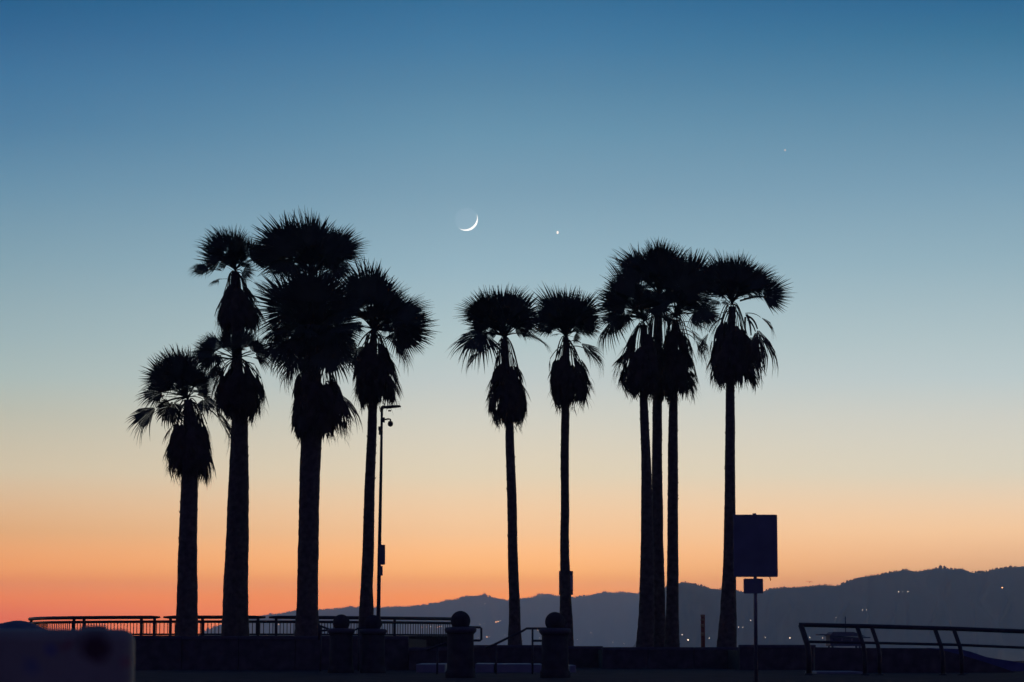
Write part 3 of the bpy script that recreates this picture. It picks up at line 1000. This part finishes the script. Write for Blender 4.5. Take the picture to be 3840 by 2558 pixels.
# ------------------------------------------------------------------ walls and planters
def wall_block(name, px0, px1, pytop, D, depth, label, cat, zb=PLAZA - .2, m='block', cope=.09, soil=None, panel=1.6):
    a, b = P(px0, pytop, D), P(px1, pytop, D)
    zt = a.z
    root = thing(name, ((a.x + b.x) / 2, D, PLAZA), label, cat)
    n = max(1, round((b.x - a.x) / panel))
    w = (b.x - a.x) / n
    pm_ = None
    for i in range(n):
        x0 = a.x + i * w
        mb = MB()
        mb.box((x0 + .006, D + .03 + .004 * (i % 2), zb), (x0 + w - .006, D + .30, zt - cope), .008)
        mb.build('wall_panel', MAT[m], root)
        mb = MB()
        mb.box((x0 + .004, D, zt - cope), (x0 + w - .004, D + .36, zt), .015)
        mb.build('coping_stone', MAT['coping'], root)
    if depth > .5:
        mb = MB()
        mb.box((a.x, D + .37, zb), (b.x, D + depth, (soil if soil else zt - .06)))
        mb.build('soil', MAT['soil'], root)
    return root


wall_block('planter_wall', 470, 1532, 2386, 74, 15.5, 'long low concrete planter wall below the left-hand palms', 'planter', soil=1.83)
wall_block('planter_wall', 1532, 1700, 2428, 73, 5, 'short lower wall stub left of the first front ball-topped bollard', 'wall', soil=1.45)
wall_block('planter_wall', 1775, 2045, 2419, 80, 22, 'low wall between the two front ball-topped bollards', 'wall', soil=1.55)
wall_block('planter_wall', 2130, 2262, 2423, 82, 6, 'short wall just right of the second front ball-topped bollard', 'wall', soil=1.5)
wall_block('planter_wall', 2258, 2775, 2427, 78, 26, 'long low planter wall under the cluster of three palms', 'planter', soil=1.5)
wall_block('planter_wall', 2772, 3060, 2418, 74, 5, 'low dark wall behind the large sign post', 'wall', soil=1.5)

# raised round platform that carries the picket fence
def platform():
    path = FENCE
    mb = MB()
    pts = []
    for px, D in path:
        p = P(px, 2380, D)
        pts.append((p.x, D + .12))
    n = len(pts)
    zt = FENCE_Z0 - .02
    vs = [(x, y, PLAZA - .3) for x, y in pts] + [(x, y, zt) for x, y in pts]
    bx = [(x, 118.0) for x, y in (pts[-1], pts[0])]
    fs = [(i, i + 1, n + i + 1, n + i) for i in range(n - 1)]
    vs += [(x, y, zt) for x, y in bx]
    fs.append(tuple(range(n, 2 * n)) + (2 * n, 2 * n + 1))
    mb.add(vs, fs)
    o = mb.build('viewing_platform', MAT['concrete'])
    tag(o, 'dark curved concrete platform under the picket fence on the left', 'platform')


FENCE = [(104, 104), (112, 101.5), (135, 99.6), (180, 98.2), (260, 97), (400, 96), (600, 95.2), (800, 95), (1000, 95.2), (1200, 96), (1400, 97.6), (1560, 99.2), (1745, 101.5)]
FENCE_TOP = P(800, 2308, 95).z
FENCE_Z0 = P(800, 2381, 95).z
platform()


def arc_path():
    out, s, prev = [], 0, None
    for i in range(0, 1642):
        px = 104 + i
        D = interp(FENCE, px)
        p = P(px, 2300, D)
        q = Vector((p.x, D, 0))
        if prev is not None:
            s += (q - prev).length
        out.append((s, px, q))
        prev = q
    return out


ARC = arc_path()


def at_px(px):
    return ARC[min(len(ARC) - 1, max(0, int(px - 104)))]


def by_s(s):
    lo, hi = 0, len(ARC) - 1
    while lo < hi:
        m_ = (lo + hi) // 2
        if ARC[m_][0] < s:
            lo = m_ + 1
        else:
            hi = m_
    return ARC[lo][2]


PICK = MB()
PICK.box((-.014, -.014, 0), (.014, .014, 1.0))
PICK_ME = mesh('picket', PICK.v, PICK.f, MAT['iron'])


def fence(px0, px1, posts, label, z0=FENCE_Z0, extra=None, space=.135, hand=None):
    h0, h1 = hand or (px0, px1)
    s0, s1 = at_px(px0)[0], at_px(px1)[0]
    base = by_s((s0 + s1) / 2)
    root = thing('picket_fence', (base.x, base.y, z0), label, 'fence', 'picket fence panels on the round platform')

    def run(a, b, z):
        n = max(3, int((b - a) / .35))
        return [by_s(a + (b - a) * i / n) + Vector((0, 0, z)) for i in range(n + 1)]

    for nm, a, b, z, rad in (('handrail', at_px(h0)[0], at_px(h1)[0], FENCE_TOP - .065, .066), ('top_rail', s0, s1, FENCE_TOP - .225, .052), ('bottom_rail', s0, s1, z0 + .02, .035)):
        mb = MB()
        pts = run(a, b, z)
        rr = [rad] * len(pts)
        if nm == 'handrail':
            rr[0] = rr[-1] = rad * .55
        mb.tube(pts, rr, 10)
        mb.build(nm, MAT['iron'], root, True)
    if extra:
        mb = MB()
        mb.tube(run(at_px(extra)[0], s1, z0 - .43), .03, 8)
        mb.build('bottom_rail', MAT['iron'], root)
    s = s0 + space * .7
    while s < s1:
        p = by_s(s)
        o = link('picket', PICK_ME, root)
        zb = z0 if not (extra and p.x >= at_px(extra)[2].x) else z0 - .44
        o.location = Vector((p.x, p.y, zb)) - root.location
        o.scale = (1, 1, FENCE_TOP - .2 - zb)
        s += space
    for px in posts:
        p = at_px(px)[2]
        mb = MB()
        mb.box((p.x - .05, p.y - .05, z0 - .15), (p.x + .05, p.y + .05, FENCE_TOP - .06))
        mb.build('post', MAT['iron'], root)
    return root


fence(110, 605, [118, 278, 316, 531, 580], 'curved picket fence panel at far left, ending behind the pale cabinet', hand=(110, 600))
fence(606, 1000, [640, 760, 968], 'picket fence panel behind the two thickest palm trunks', hand=(613, 996))
fence(1001, 1738, [1036, 1190, 1480, 1735], 'long picket fence panel running right behind the lamp post to a bollard', extra=1560, hand=(1009, 1738))


# ------------------------------------------------------------------ ball-topped bollards
def bollard(px, pytop, D, rpx, label):
    c = P(px, pytop, D)
    r = M_(rpx, D)
    zt = c.z
    x = c.x
    root = thing('ball_bollard', (x, D, PLAZA), label, 'bollard', 'concrete bollards topped with a ball')
    zc = zt - r
    shaft_top = zc - r * .66
    sr = r * 1.36
    mb = MB()
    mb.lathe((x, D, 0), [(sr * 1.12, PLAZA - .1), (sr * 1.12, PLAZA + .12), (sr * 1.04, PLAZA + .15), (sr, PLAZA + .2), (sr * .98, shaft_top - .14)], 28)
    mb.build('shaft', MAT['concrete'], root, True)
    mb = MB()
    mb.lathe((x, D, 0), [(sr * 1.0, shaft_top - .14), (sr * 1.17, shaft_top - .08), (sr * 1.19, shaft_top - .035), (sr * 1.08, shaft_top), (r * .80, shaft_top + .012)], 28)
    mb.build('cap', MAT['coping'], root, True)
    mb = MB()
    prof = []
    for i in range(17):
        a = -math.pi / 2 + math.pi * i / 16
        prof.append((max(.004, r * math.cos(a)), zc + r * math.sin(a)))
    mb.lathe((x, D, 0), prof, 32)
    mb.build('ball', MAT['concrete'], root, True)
    return root


bollard(1727, 2291, 55, 37, 'large ball-topped concrete bollard at the right end of the picket fence')
bollard(2081, 2295, 55, 37, 'large ball-topped concrete bollard in front of the palm with the board')
bollard(1280, 2304, 65, 32, 'smaller ball-topped bollard left of the lamp post, against the picket fence')
bollard(1400, 2306, 65, 32, 'smaller ball-topped bollard in front of the slim palm by the lamp post')


# ------------------------------------------------------------------ handrails beside the steps
def rail(label, D, paths, posts=(), r=.045):
    p0 = P(*paths[0][0], D)
    root = thing('handrail', (p0.x, D, PLAZA), label, 'handrail', 'tubular handrails beside the steps')
    for k, path in enumerate(paths):
        mb = MB()
        mb.tube([P(x, y, D + dd) for (x, y), dd in zip(path, [.0] * len(path))], r, 10)
        mb.build('rail', MAT['iron'], root, True)
    for x, y0 in posts:
        q = P(x, y0, D)
        mb = MB()
        mb.tube([q, Vector((q.x, D, PLAZA - .1))], r * .9, 10)
        mb.build('post', MAT['iron'], root, True)
    return root


rail('looped metal handrail sticking out right of the bollard at the fence end', 57, [[(1750, 2352), (1800, 2353), (1805, 2357), (1805, 2398), (1800, 2402), (1750, 2402)]], r=.026)
rail('sloping metal handrail left of the bollard at the fence end', 62, [[(1600, 2438), (1680, 2408), (1725, 2384)]], [(1640, 2424)], r=.028)
rail('bent metal handrail climbing to the bollard in front of the palm with the board', 62, [[(1820, 2430), (1852, 2418), (1960, 2366), (1975, 2357), (2050, 2357)], [(1997, 2403), (2050, 2403)]], [(1997, 2358), (1860, 2414)], r=.028)
rail('low metal handrail left of the smaller bollard by the lamp post', 70, [[(1194, 2345), (1240, 2362), (1268, 2358)], [(1196, 2338), (1196, 2400)], [(1196, 2366), (1250, 2362)]], [(1203, 2352)], r=.028)
rail('short sloping handrail between the two smaller ball-topped bollards', 70, [[(1310, 2372), (1345, 2356), (1400, 2352)]], [(1345, 2356)], r=.025)

# ------------------------------------------------------------------ lamp post
D = 88
base = P(1417, 2420, D)
lp = thing('lamp_post', (base.x, D, SOIL_L), 'slender lamp post with one arm lamp and a camera, right of the left-hand palms', 'lamp post')
mb = MB()
pb = P(1417, 2440, D)
pt = P(1432, 1524, D)
mb.tube([Vector((pb.x, D, SOIL_L - .1)), P(1419, 2310, D), P(1423, 2050, D), P(1429, 1750, D), pt], [M_(8, D), M_(7.6, D), M_(6.8, D), M_(5.5, D), M_(4.4, D)], 14)
mb.build('pole', MAT['iron'], lp, True)
mb = MB()
mb.tube([P(1431, 1545, D), P(1431.5, 1532, D), P(1436, 1527, D), P(1450, 1527, D)], [.05, .06, .06, .05], 12)
mb.build('arm', MAT['iron'], lp, True)
mb = MB()
secs = [(1446, 1528, 3.5), (1450, 1528, 7), (1470, 1526, 6.6), (1490, 1524.5, 5.6), (1500, 1524, 4.2), (1503, 1524, 1.5)]
vs, fs = [], []
for x, y, h in secs:
    c = P(x, y, D)
    for k in range(12):
        t = 2 * math.pi * k / 12
        vs.append(c + Vector((0, math.cos(t) * .17, math.sin(t) * M_(h, D) * (1 if math.sin(t) > 0 else .8))))
for i in range(len(secs) - 1):
    for k in range(12):
        k2 = (k + 1) % 12
        fs.append((i * 12 + k, i * 12 + k2, i * 12 + 12 + k2, i * 12 + 12 + k))
fs += [tuple(range(11, -1, -1)), tuple(range(60, 72))]
mb.add(vs, fs)
mb.build('lamp_head', MAT['iron'], lp, True)
mb = MB()
a, b = P(1456, 1538, D), P(1466, 1543, D)
mb.box((a.x, D - .06, b.z), (b.x, D + .06, a.z))
mb.build('light_sensor', MAT['iron'], lp)
cam_part = None
mb = MB()
a, b = P(1433, 1566, D), P(1443, 1584, D)
mb.box((a.x, D - .09, b.z), (b.x, D + .09, a.z), .01)
br = mb.build('camera_bracket', MAT['iron'], lp)
mb = MB()
mb.tube([P(1440, 1574, D), P(1458, 1571, D), P(1464, 1573, D), P(1464, 1582, D)], .028, 8)
mb.build('bracket_arm', MAT['iron'], br, True)
mb = MB()
c = P(1464, 1590, D)
mb.lathe((c.x, D, c.z), [(.02, .10), (.07, .085), (.09, .03), (.092, -.01), (.082, -.05), (.05, -.08), (.01, -.095)], 16)
mb.build('dome_camera', MAT['iron'], lp, True)
for (x0, x1, y0, y1, nm, m) in ((1419, 1428, 1600, 1614, 'junction_box', 'iron'), (1421, 1426, 1614, 1630, 'cable_loop', 'iron'), (1422, 1444, 2043, 2118, 'notice_panel', 'signback'), (1421, 1435, 2123, 2159, 'notice_panel', 'signback')):
    a, b = P(x0, y0, D - .15), P(x1, y1, D - .15)
    mb = MB()
    dd = .05 if nm == 'notice_panel' else .1
    mb.box((a.x, D - .15 - dd, b.z), (b.x, D - .15 + (.03 if nm == 'notice_panel' else .12), a.z), .006)
    mb.build(nm, MAT[m], lp)

# ------------------------------------------------------------------ board behind the slender palm
D = 103
q = P(2122, 2185, D)
sb = thing('notice_board', (q.x, D, PLAZA), 'upright board half hidden behind the slender palm trunk', 'sign')
a, b = P(2096, 2141, D), P(2149, 2231, D)
mb = MB()
mb.box((a.x, D - .03, b.z), (b.x, D + .03, a.z), .01)
mb.build('board', MAT['signback'], sb)
mb = MB()
a2, b2 = P(2137, 2158, D - .04), P(2147, 2212, D - .04)
mb.box((a2.x, D - .045, b2.z), (b2.x, D - .032, a2.z))
mb.build('pale_patch', MAT['signwhite'], sb)
mb = MB()
mb.tube([Vector((q.x, D + .07, PLAZA - .1)), Vector((q.x, D + .07, a.z - .05))], .04, 10)
mb.build('post', MAT['steel'], sb, True)

# ------------------------------------------------------------------ large sign seen from behind
D = 48
q = P(2834, 2420, D)
sg = thing('road_sign', (q.x, D, PLAZA), 'large blank rectangular sign on a post, with a smaller panel below it', 'sign')


def plate(name, x0, x1, y0, y1, D, th, rr, m, parent):
    a, b = P(x0, y0, D), P(x1, y1, D)
    w, h = b.x - a.x, a.z - b.z
    out = []
    for cx, cz, s0 in ((b.x - rr, a.z - rr, 0), (a.x + rr, a.z - rr, 90), (a.x + rr, b.z + rr, 180), (b.x - rr, b.z + rr, 270)):
        for k in range(6):
            t = R(s0 + 18 * k)
            out.append((cx + rr * math.cos(t), cz + rr * math.sin(t)))
    mb = MB()
    mb.prism(out, D - th / 2, D + th / 2)
    return mb.build(name, m, parent)


plate('sign_panel', 2749, 2917, 1930, 2164, D - .06, .012, .02, MAT['signback'], sg)
plate('lower_panel', 2788, 2862, 2170, 2226, D - .06, .012, .02, MAT['signback'], sg)
mb = MB()
mb.tube([Vector((q.x, D, PLAZA - .1)), P(2833, 2226, D), P(2829, 1925, D)], .034, 12)
mb.build('post', MAT['steel'], sg, True)
for y in (1965, 2125, 2200):
    mb = MB()
    a, b = P(2816 if y < 2190 else 2812, y - 5, D), P(2846 if y < 2190 else 2852, y + 5, D)
    mb.box((a.x, D - .055, b.z), (b.x, D - .036, a.z))
    mb.build('bracket', MAT['steel'], sg)
mb = MB()
mb.tube([P(2887, 2162, D), P(2887, 2168, D), P(2890, 2173, D), P(2889, 2178, D)], [.012, .011, .012, .006], 6)
mb.build('hook', MAT['iron'], sg, True)

# ------------------------------------------------------------------ orange marker post
D = 90
q = P(2636, 2440, D)
mp = thing('marker_post', (q.x, D, 1.45), 'thin rusty orange marker post between the three-palm cluster and the rightmost palm', 'post')
t = P(2636, 2305, D)
mb = MB()
mb.tube([Vector((q.x, D, 1.2)), t], .072, 14)
mb.build('pole', MAT['post'], mp, True)
for y0, y1 in ((2306, 2313), (2320, 2328), (2340, 2352), (2372, 2384)):
    mb = MB()
    a, b = P(2636, y1, D), P(2636, y0, D)
    mb.tube([Vector((q.x, D, a.z)), Vector((q.x, D, b.z))], .0745, 14)
    mb.build('band', MAT['band'], mp, True)

# ------------------------------------------------------------------ guard rail and ramp on the right
def GR(px, py, D):
    return P(px, py, D)


DR = 60
q = P(3040, 2500, DR)
gr = thing('guard_rail', (q.x, DR, PLAZA), 'long two-bar guard rail with leaning posts beside the ramp at right', 'railing')
top = [(2996, 2343), (3270, 2349), (3580, 2358), (3860, 2369), (4300, 2386)]
low = [(3034, 2407), (3270, 2411), (3580, 2418), (3860, 2430), (4300, 2446)]
mb = MB()
mb.tube([P(x, y, DR) for x, y in top], .050, 12)
mb.build('top_rail', MAT['iron'], gr, True)
mb = MB()
mb.tube([P(x, y, DR) for x, y in low], .032, 10)
mb.build('lower_rail', MAT['iron'], gr, True)
for px, w in ((3003, .066), (3213, .05), (3268, .048), (3505, .05), (3576, .048), (3870, .05), (3945, .048)):
    ty = interp(top, px)
    ly = interp(low, px)
    pts = [P(px, ty, DR), P(px + 24, ly + 8, DR), P(px + 30, ly + 45, DR)]
    e = pts[-1].copy()
    e.z = PLAZA - .1
    mb = MB()
    mb.tube(pts + [e], w, 12)
    p_ = mb.build('post', MAT['iron'], gr, True)
    mb = MB()
    mb.lathe((e.x, DR, PLAZA), [(.11, -.05), (.11, .025), (.07, .035)], 14)
    mb.build('base_plate', MAT['iron'], p_)


def poly_wall(name, outline, D0, D1, m, label, cat):
    pts = [P(x, y, D0) for x, y in outline]
    x0, x1 = pts[0].x, pts[-1].x
    root = thing(name, ((x0 + x1) / 2, D0, PLAZA), label, cat)
    mb = MB()
    poly = [(p.x, p.z) for p in pts] + [(x1, PLAZA - 1.2), (x0, PLAZA - 1.2)]
    mb.prism(poly[::-1], D0, D1)
    mb.build('wall', MAT[m], root)
    mb = MB()
    mb.tube([p + Vector((0, (D1 - D0) / 2, .0)) for p in pts], (D1 - D0) * .5 + .015, 4)
    return root


poly_wall('ramp_wall', [(3055, 2427), (3205, 2430)], 66, 66.3, 'block', 'short bluish wall panel behind the first posts of the guard rail', 'wall')
poly_wall('ramp_wall', [(3205, 2430), (3480, 2431), (3540, 2440), (3600, 2455), (3700, 2485), (3780, 2512), (3860, 2540), (4000, 2590)], 66, 66.3, 'block', 'near dark ramp wall sloping down to the right behind the guard rail', 'wall')
poly_wall('ramp_wall', [(3480, 2430), (3600, 2434), (3640, 2444), (3700, 2464), (3760, 2474), (3800, 2480), (3900, 2500), (4000, 2560)], 70, 70.3, 'bluewall', 'far pale blue ramp wall sloping down at the right edge', 'wall')

# sand berm at the left edge, seen behind the cabinet
def berm():
    D0 = 60
    tab = [(-260, 2420), (-120, 2370), (-40, 2345), (10, 2336), (55, 2327), (85, 2328), (118, 2336), (150, 2352), (200, 2385), (260, 2425)]
    vs, fs = [], []
    cols = 40
    rows = 13
    for i in range(cols + 1):
        px = -260 + 520 * i / cols
        zt = P(px, interp(tab, px), D0).z
        for j in range(rows):
            u = -1 + 2 * j / (rows - 1)
            k = math.cos(u * math.pi / 2) ** .8
            p = P(px, 2400, D0)
            vs.append((p.x, D0 + u * 3.0, PLAZA - .1 + (zt - PLAZA + .1) * k))
    for i in range(cols):
        for j in range(rows - 1):
            fs.append((i * rows + j, (i + 1) * rows + j, (i + 1) * rows + j + 1, i * rows + j + 1))
    o = link('sand_berm', mesh('sand_berm', vs, fs, MAT['bush'], True))
    o['kind'] = 'structure'


berm()

# ------------------------------------------------------------------ pale cabinet close to the camera
gm = mat('graffiti_and_glint', (0.27, 0.22, 0.16), 0.5, 0.4, 2.5, 0.1, spec=0.5)
t = gm.node_tree
bs = t.nodes['Principled BSDF']
tcn = t.nodes.new('ShaderNodeTexCoord')
src = bs.inputs['Base Color'].links[0].from_socket
D = 9.5
a, b = P(-110, 2359, D), P(472, 2359, D)
gz = ground_z(0, D)
cab_o = Vector(((a.x + b.x) / 2, D + .2, gz))
GS = D / 14
for sx_, sy_, rr, colr in ((320, 2425, .11, (.06, .004, .012)), (215, 2422, .045, (.30, .05, .06)), (440, 2480, .05, (.36, .07, .08)), (150, 2440, .05, (.10, .10, .24)), (482, 2424, .03, (.55, .55, .62)), (90, 2500, .07, (.16, .16, .20))):  # the pale corner spot is a painted highlight, the others are graffiti
    mk = P(sx_, sy_, D) - cab_o
    mp_ = t.nodes.new('ShaderNodeVectorMath')
    mp_.operation = 'SUBTRACT'
    mp_.inputs[1].default_value = (mk.x, -.2, mk.z)
    t.links.new(tcn.outputs['Object'], mp_.inputs[0])
    nz = t.nodes.new('ShaderNodeTexNoise')
    nz.inputs['Scale'].default_value = 14
    t.links.new(tcn.outputs['Object'], nz.inputs['Vector'])
    ln = t.nodes.new('ShaderNodeVectorMath')
    ln.operation = 'LENGTH'
    t.links.new(mp_.outputs[0], ln.inputs[0])
    ad_ = t.nodes.new('ShaderNodeMath')
    ad_.operation = 'MULTIPLY_ADD'
    ad_.inputs[1].default_value = .06
    t.links.new(nz.outputs['Fac'], ad_.inputs[0])
    t.links.new(ln.outputs['Value'], ad_.inputs[2])
    mr = t.nodes.new('ShaderNodeMapRange')
    mr.inputs['From Min'].default_value = (rr + .05) * GS
    mr.inputs['From Max'].default_value = (rr - .03) * GS
    t.links.new(ad_.outputs[0], mr.inputs['Value'])
    mxn = t.nodes.new('ShaderNodeMix')
    mxn.data_type = 'RGBA'
    t.links.new(mr.outputs[0], mxn.inputs['Factor'])
    t.links.new(src, mxn.inputs['A'])
    mxn.inputs['B'].default_value = (*colr, 1)
    src = mxn.outputs['Result']
t.links.new(src, bs.inputs['Base Color'])

cab = thing('utility_cabinet', cab_o, 'pale graffiti-marked utility cabinet with rounded corners, close at lower left', 'cabinet')


def rbox(x0, x1, y0, y1, z0, z1, rr, n=7):
    """box with rounded upright corners and rounded top edge"""
    vs, fs = [], []
    rings = [(z0, 0.0)] + [(z1 - rr + rr * math.sin(R(90 * k / 6)), rr - rr * math.cos(R(90 * k / 6))) for k in range(7)]
    loop = None
    for z, ins in rings:
        ring = []
        for cx, cy, s0 in ((x1 - rr, y1 - rr, 0), (x0 + rr, y1 - rr, 90), (x0 + rr, y0 + rr, 180), (x1 - rr, y0 + rr, 270)):
            for k in range(n):
                tt = R(s0 + 90 * k / (n - 1))
                ring.append((cx + (rr - ins) * math.cos(tt), cy + (rr - ins) * math.sin(tt), z))
        vs += ring
        loop = len(ring)
    for i in range(len(rings) - 1):
        for k in range(loop):
            k2 = (k + 1) % loop
            fs.append((i * loop + k, i * loop + k2, i * loop + loop + k2, i * loop + loop + k))
    fs.append(tuple(range((len(rings) - 1) * loop, len(rings) * loop)))
    return vs, fs


mb = MB()
mb.add(*rbox(a.x, b.x, D, D + .55, gz, a.z, .05))
mb.build('body', gm, cab, True)
mb = MB()
c0, c1 = P(291, 2346, D + .15), P(392, 2346, D + .15)
mb.add(*rbox(c0.x, c1.x, D + .15, D + .38, a.z - .01, c0.z, .012))
mb.build('vent_cap', gm, cab, True)
mb = MB()
mb.box((a.x - .04, D - .04, gz - .05), (b.x + .03, D + .58, gz + .06), .01)
mb.build('plinth', MAT['concrete'], cab)
cab.rotation_euler.z = R(9)

# ------------------------------------------------------------------ paving strips
root = None
for px0, px1, py, D0, dep, lab in ((1560, 1668, 2491, 66, 4, 'pale paving slab left of the first front bollard'), (1782, 1852, 2490, 66, 4, 'bluish kerb slab right of the first front bollard'), (1857, 1994, 2491, 66, 4, 'long bluish kerb slab between the two front bollards'),
                                   (1999, 2034, 2492, 66, 4, 'short bluish kerb slab left of the second front bollard'), (2138, 2160, 2496, 66, 3, 'small bluish kerb slab right of the second front bollard'),
                                   (3062, 3235, 2519, 63, 2.4, 'pale paving strip at the foot of the guard rail')):
    a, b = P(px0, py, D0), P(px1, py, D0)
    mb = MB()
    mb.box((a.x, D0, PLAZA - .05), (b.x, D0 + dep, a.z), .01)
    o = mb.build('kerb_slab', MAT['slab'])
    tag(o, lab, 'kerb')

# ------------------------------------------------------------------ lifeguard tower on the beach
D = 190
q = P(3172, 2430, D)
lt = thing('lifeguard_tower', (q.x, D, ground_z(0, D)), 'small lifeguard tower with flat overhanging roof and mast, seen through the guard rail', 'lifeguard tower')
a, b = P(3112, 2384, D), P(3236, 2423, D)
mb = MB()
mb.prism([(a.x, b.z), (b.x, b.z), (b.x + .05, a.z - .15), (a.x, a.z)], D, D + 2.4)
cb = mb.build('cabin', MAT['tower'], lt)
for x0, x1 in ((3122, 3155), (3161, 3192), (3198, 3228)):
    u, v = P(x0, 2394, D - .02), P(x1, 2410, D - .02)
    mb = MB()
    mb.box((u.x, D - .02, v.z), (v.x, D - .005, u.z))
    mb.build('window', MAT['glass'], cb)
mb = MB()
r0, r1, r2, r3 = P(3112, 2384, D), P(3123, 2370, D), P(3200, 2370, D), P(3240, 2386, D)
mb.prism([(r0.x - .1, r0.z - .02), (r3.x + .1, r3.z - .02), (r2.x, r2.z), (r1.x, r1.z)], D - .3, D + 2.7)
mb.build('roof', MAT['tower'], lt)
for x0, x1, y in ((3074, 3112, 2378), (3234, 3258, 2389)):
    u, v = P(x0, y, D), P(x1, y + 4, D)
    mb = MB()
    mb.box((u.x, D - .2, v.z), (v.x + .1, D + 2.5, u.z))
    mb.build('awning_flap', MAT['tower'], lt)
mb = MB()
u = P(3174, 2312, D)
mb.tube([Vector((u.x, D + .6, r1.z - .1)), Vector((u.x, D + .6, u.z))], .04, 8)
mb.build('mast', MAT['tower'], lt)
gzt = ground_z(0, D)
for x in (a.x + .2, b.x - .2):
    for dy in (.2, 2.2):
        mb = MB()
        mb.tube([Vector((x, D + dy, gzt - .3)), Vector((x, D + dy, b.z + .05))], .08, 8)
        mb.build('leg', MAT['tower'], lt)

# ------------------------------------------------------------------ gull
D = 300
c = P(3036, 2183, D)
g = thing('gull', (c.x, D, c.z), 'tiny gull gliding above the right-hand hills beside the large sign', 'bird')
mb = MB()
mb.tube([c + Vector((-.04, -.22, -.01)), c + Vector((0, -.12, 0)), c + Vector((.02, .05, 0)), c + Vector((.03, .25, .01))], [.015, .055, .06, .015], 8)
mb.build('body', MAT['bird'], g, True)
for s in (-1, 1):
    mb = MB()
    pts = [(0, .0, .0), (.18 * s, -.05, .08), (.40 * s, .05, -.02 if s > 0 else .03)]
    ch = [.16, .14, .02]
    vs = []
    for (x, y, z), w in zip(pts, ch):
        for dy, dz in ((-w / 2, 0), (0, .018), (w / 2, 0), (0, -.006)):
            vs.append(c + Vector((x, y + dy, z + dz)))
    fs = []
    for i in range(2):
        for k in range(4):
            k2 = (k + 1) % 4
            fs.append((i * 4 + k, i * 4 + k2, i * 4 + 4 + k2, i * 4 + 4 + k))
    fs.append((8, 9, 10, 11))
    mb.add(vs, fs)
    mb.build('wing', MAT['bird'], g)
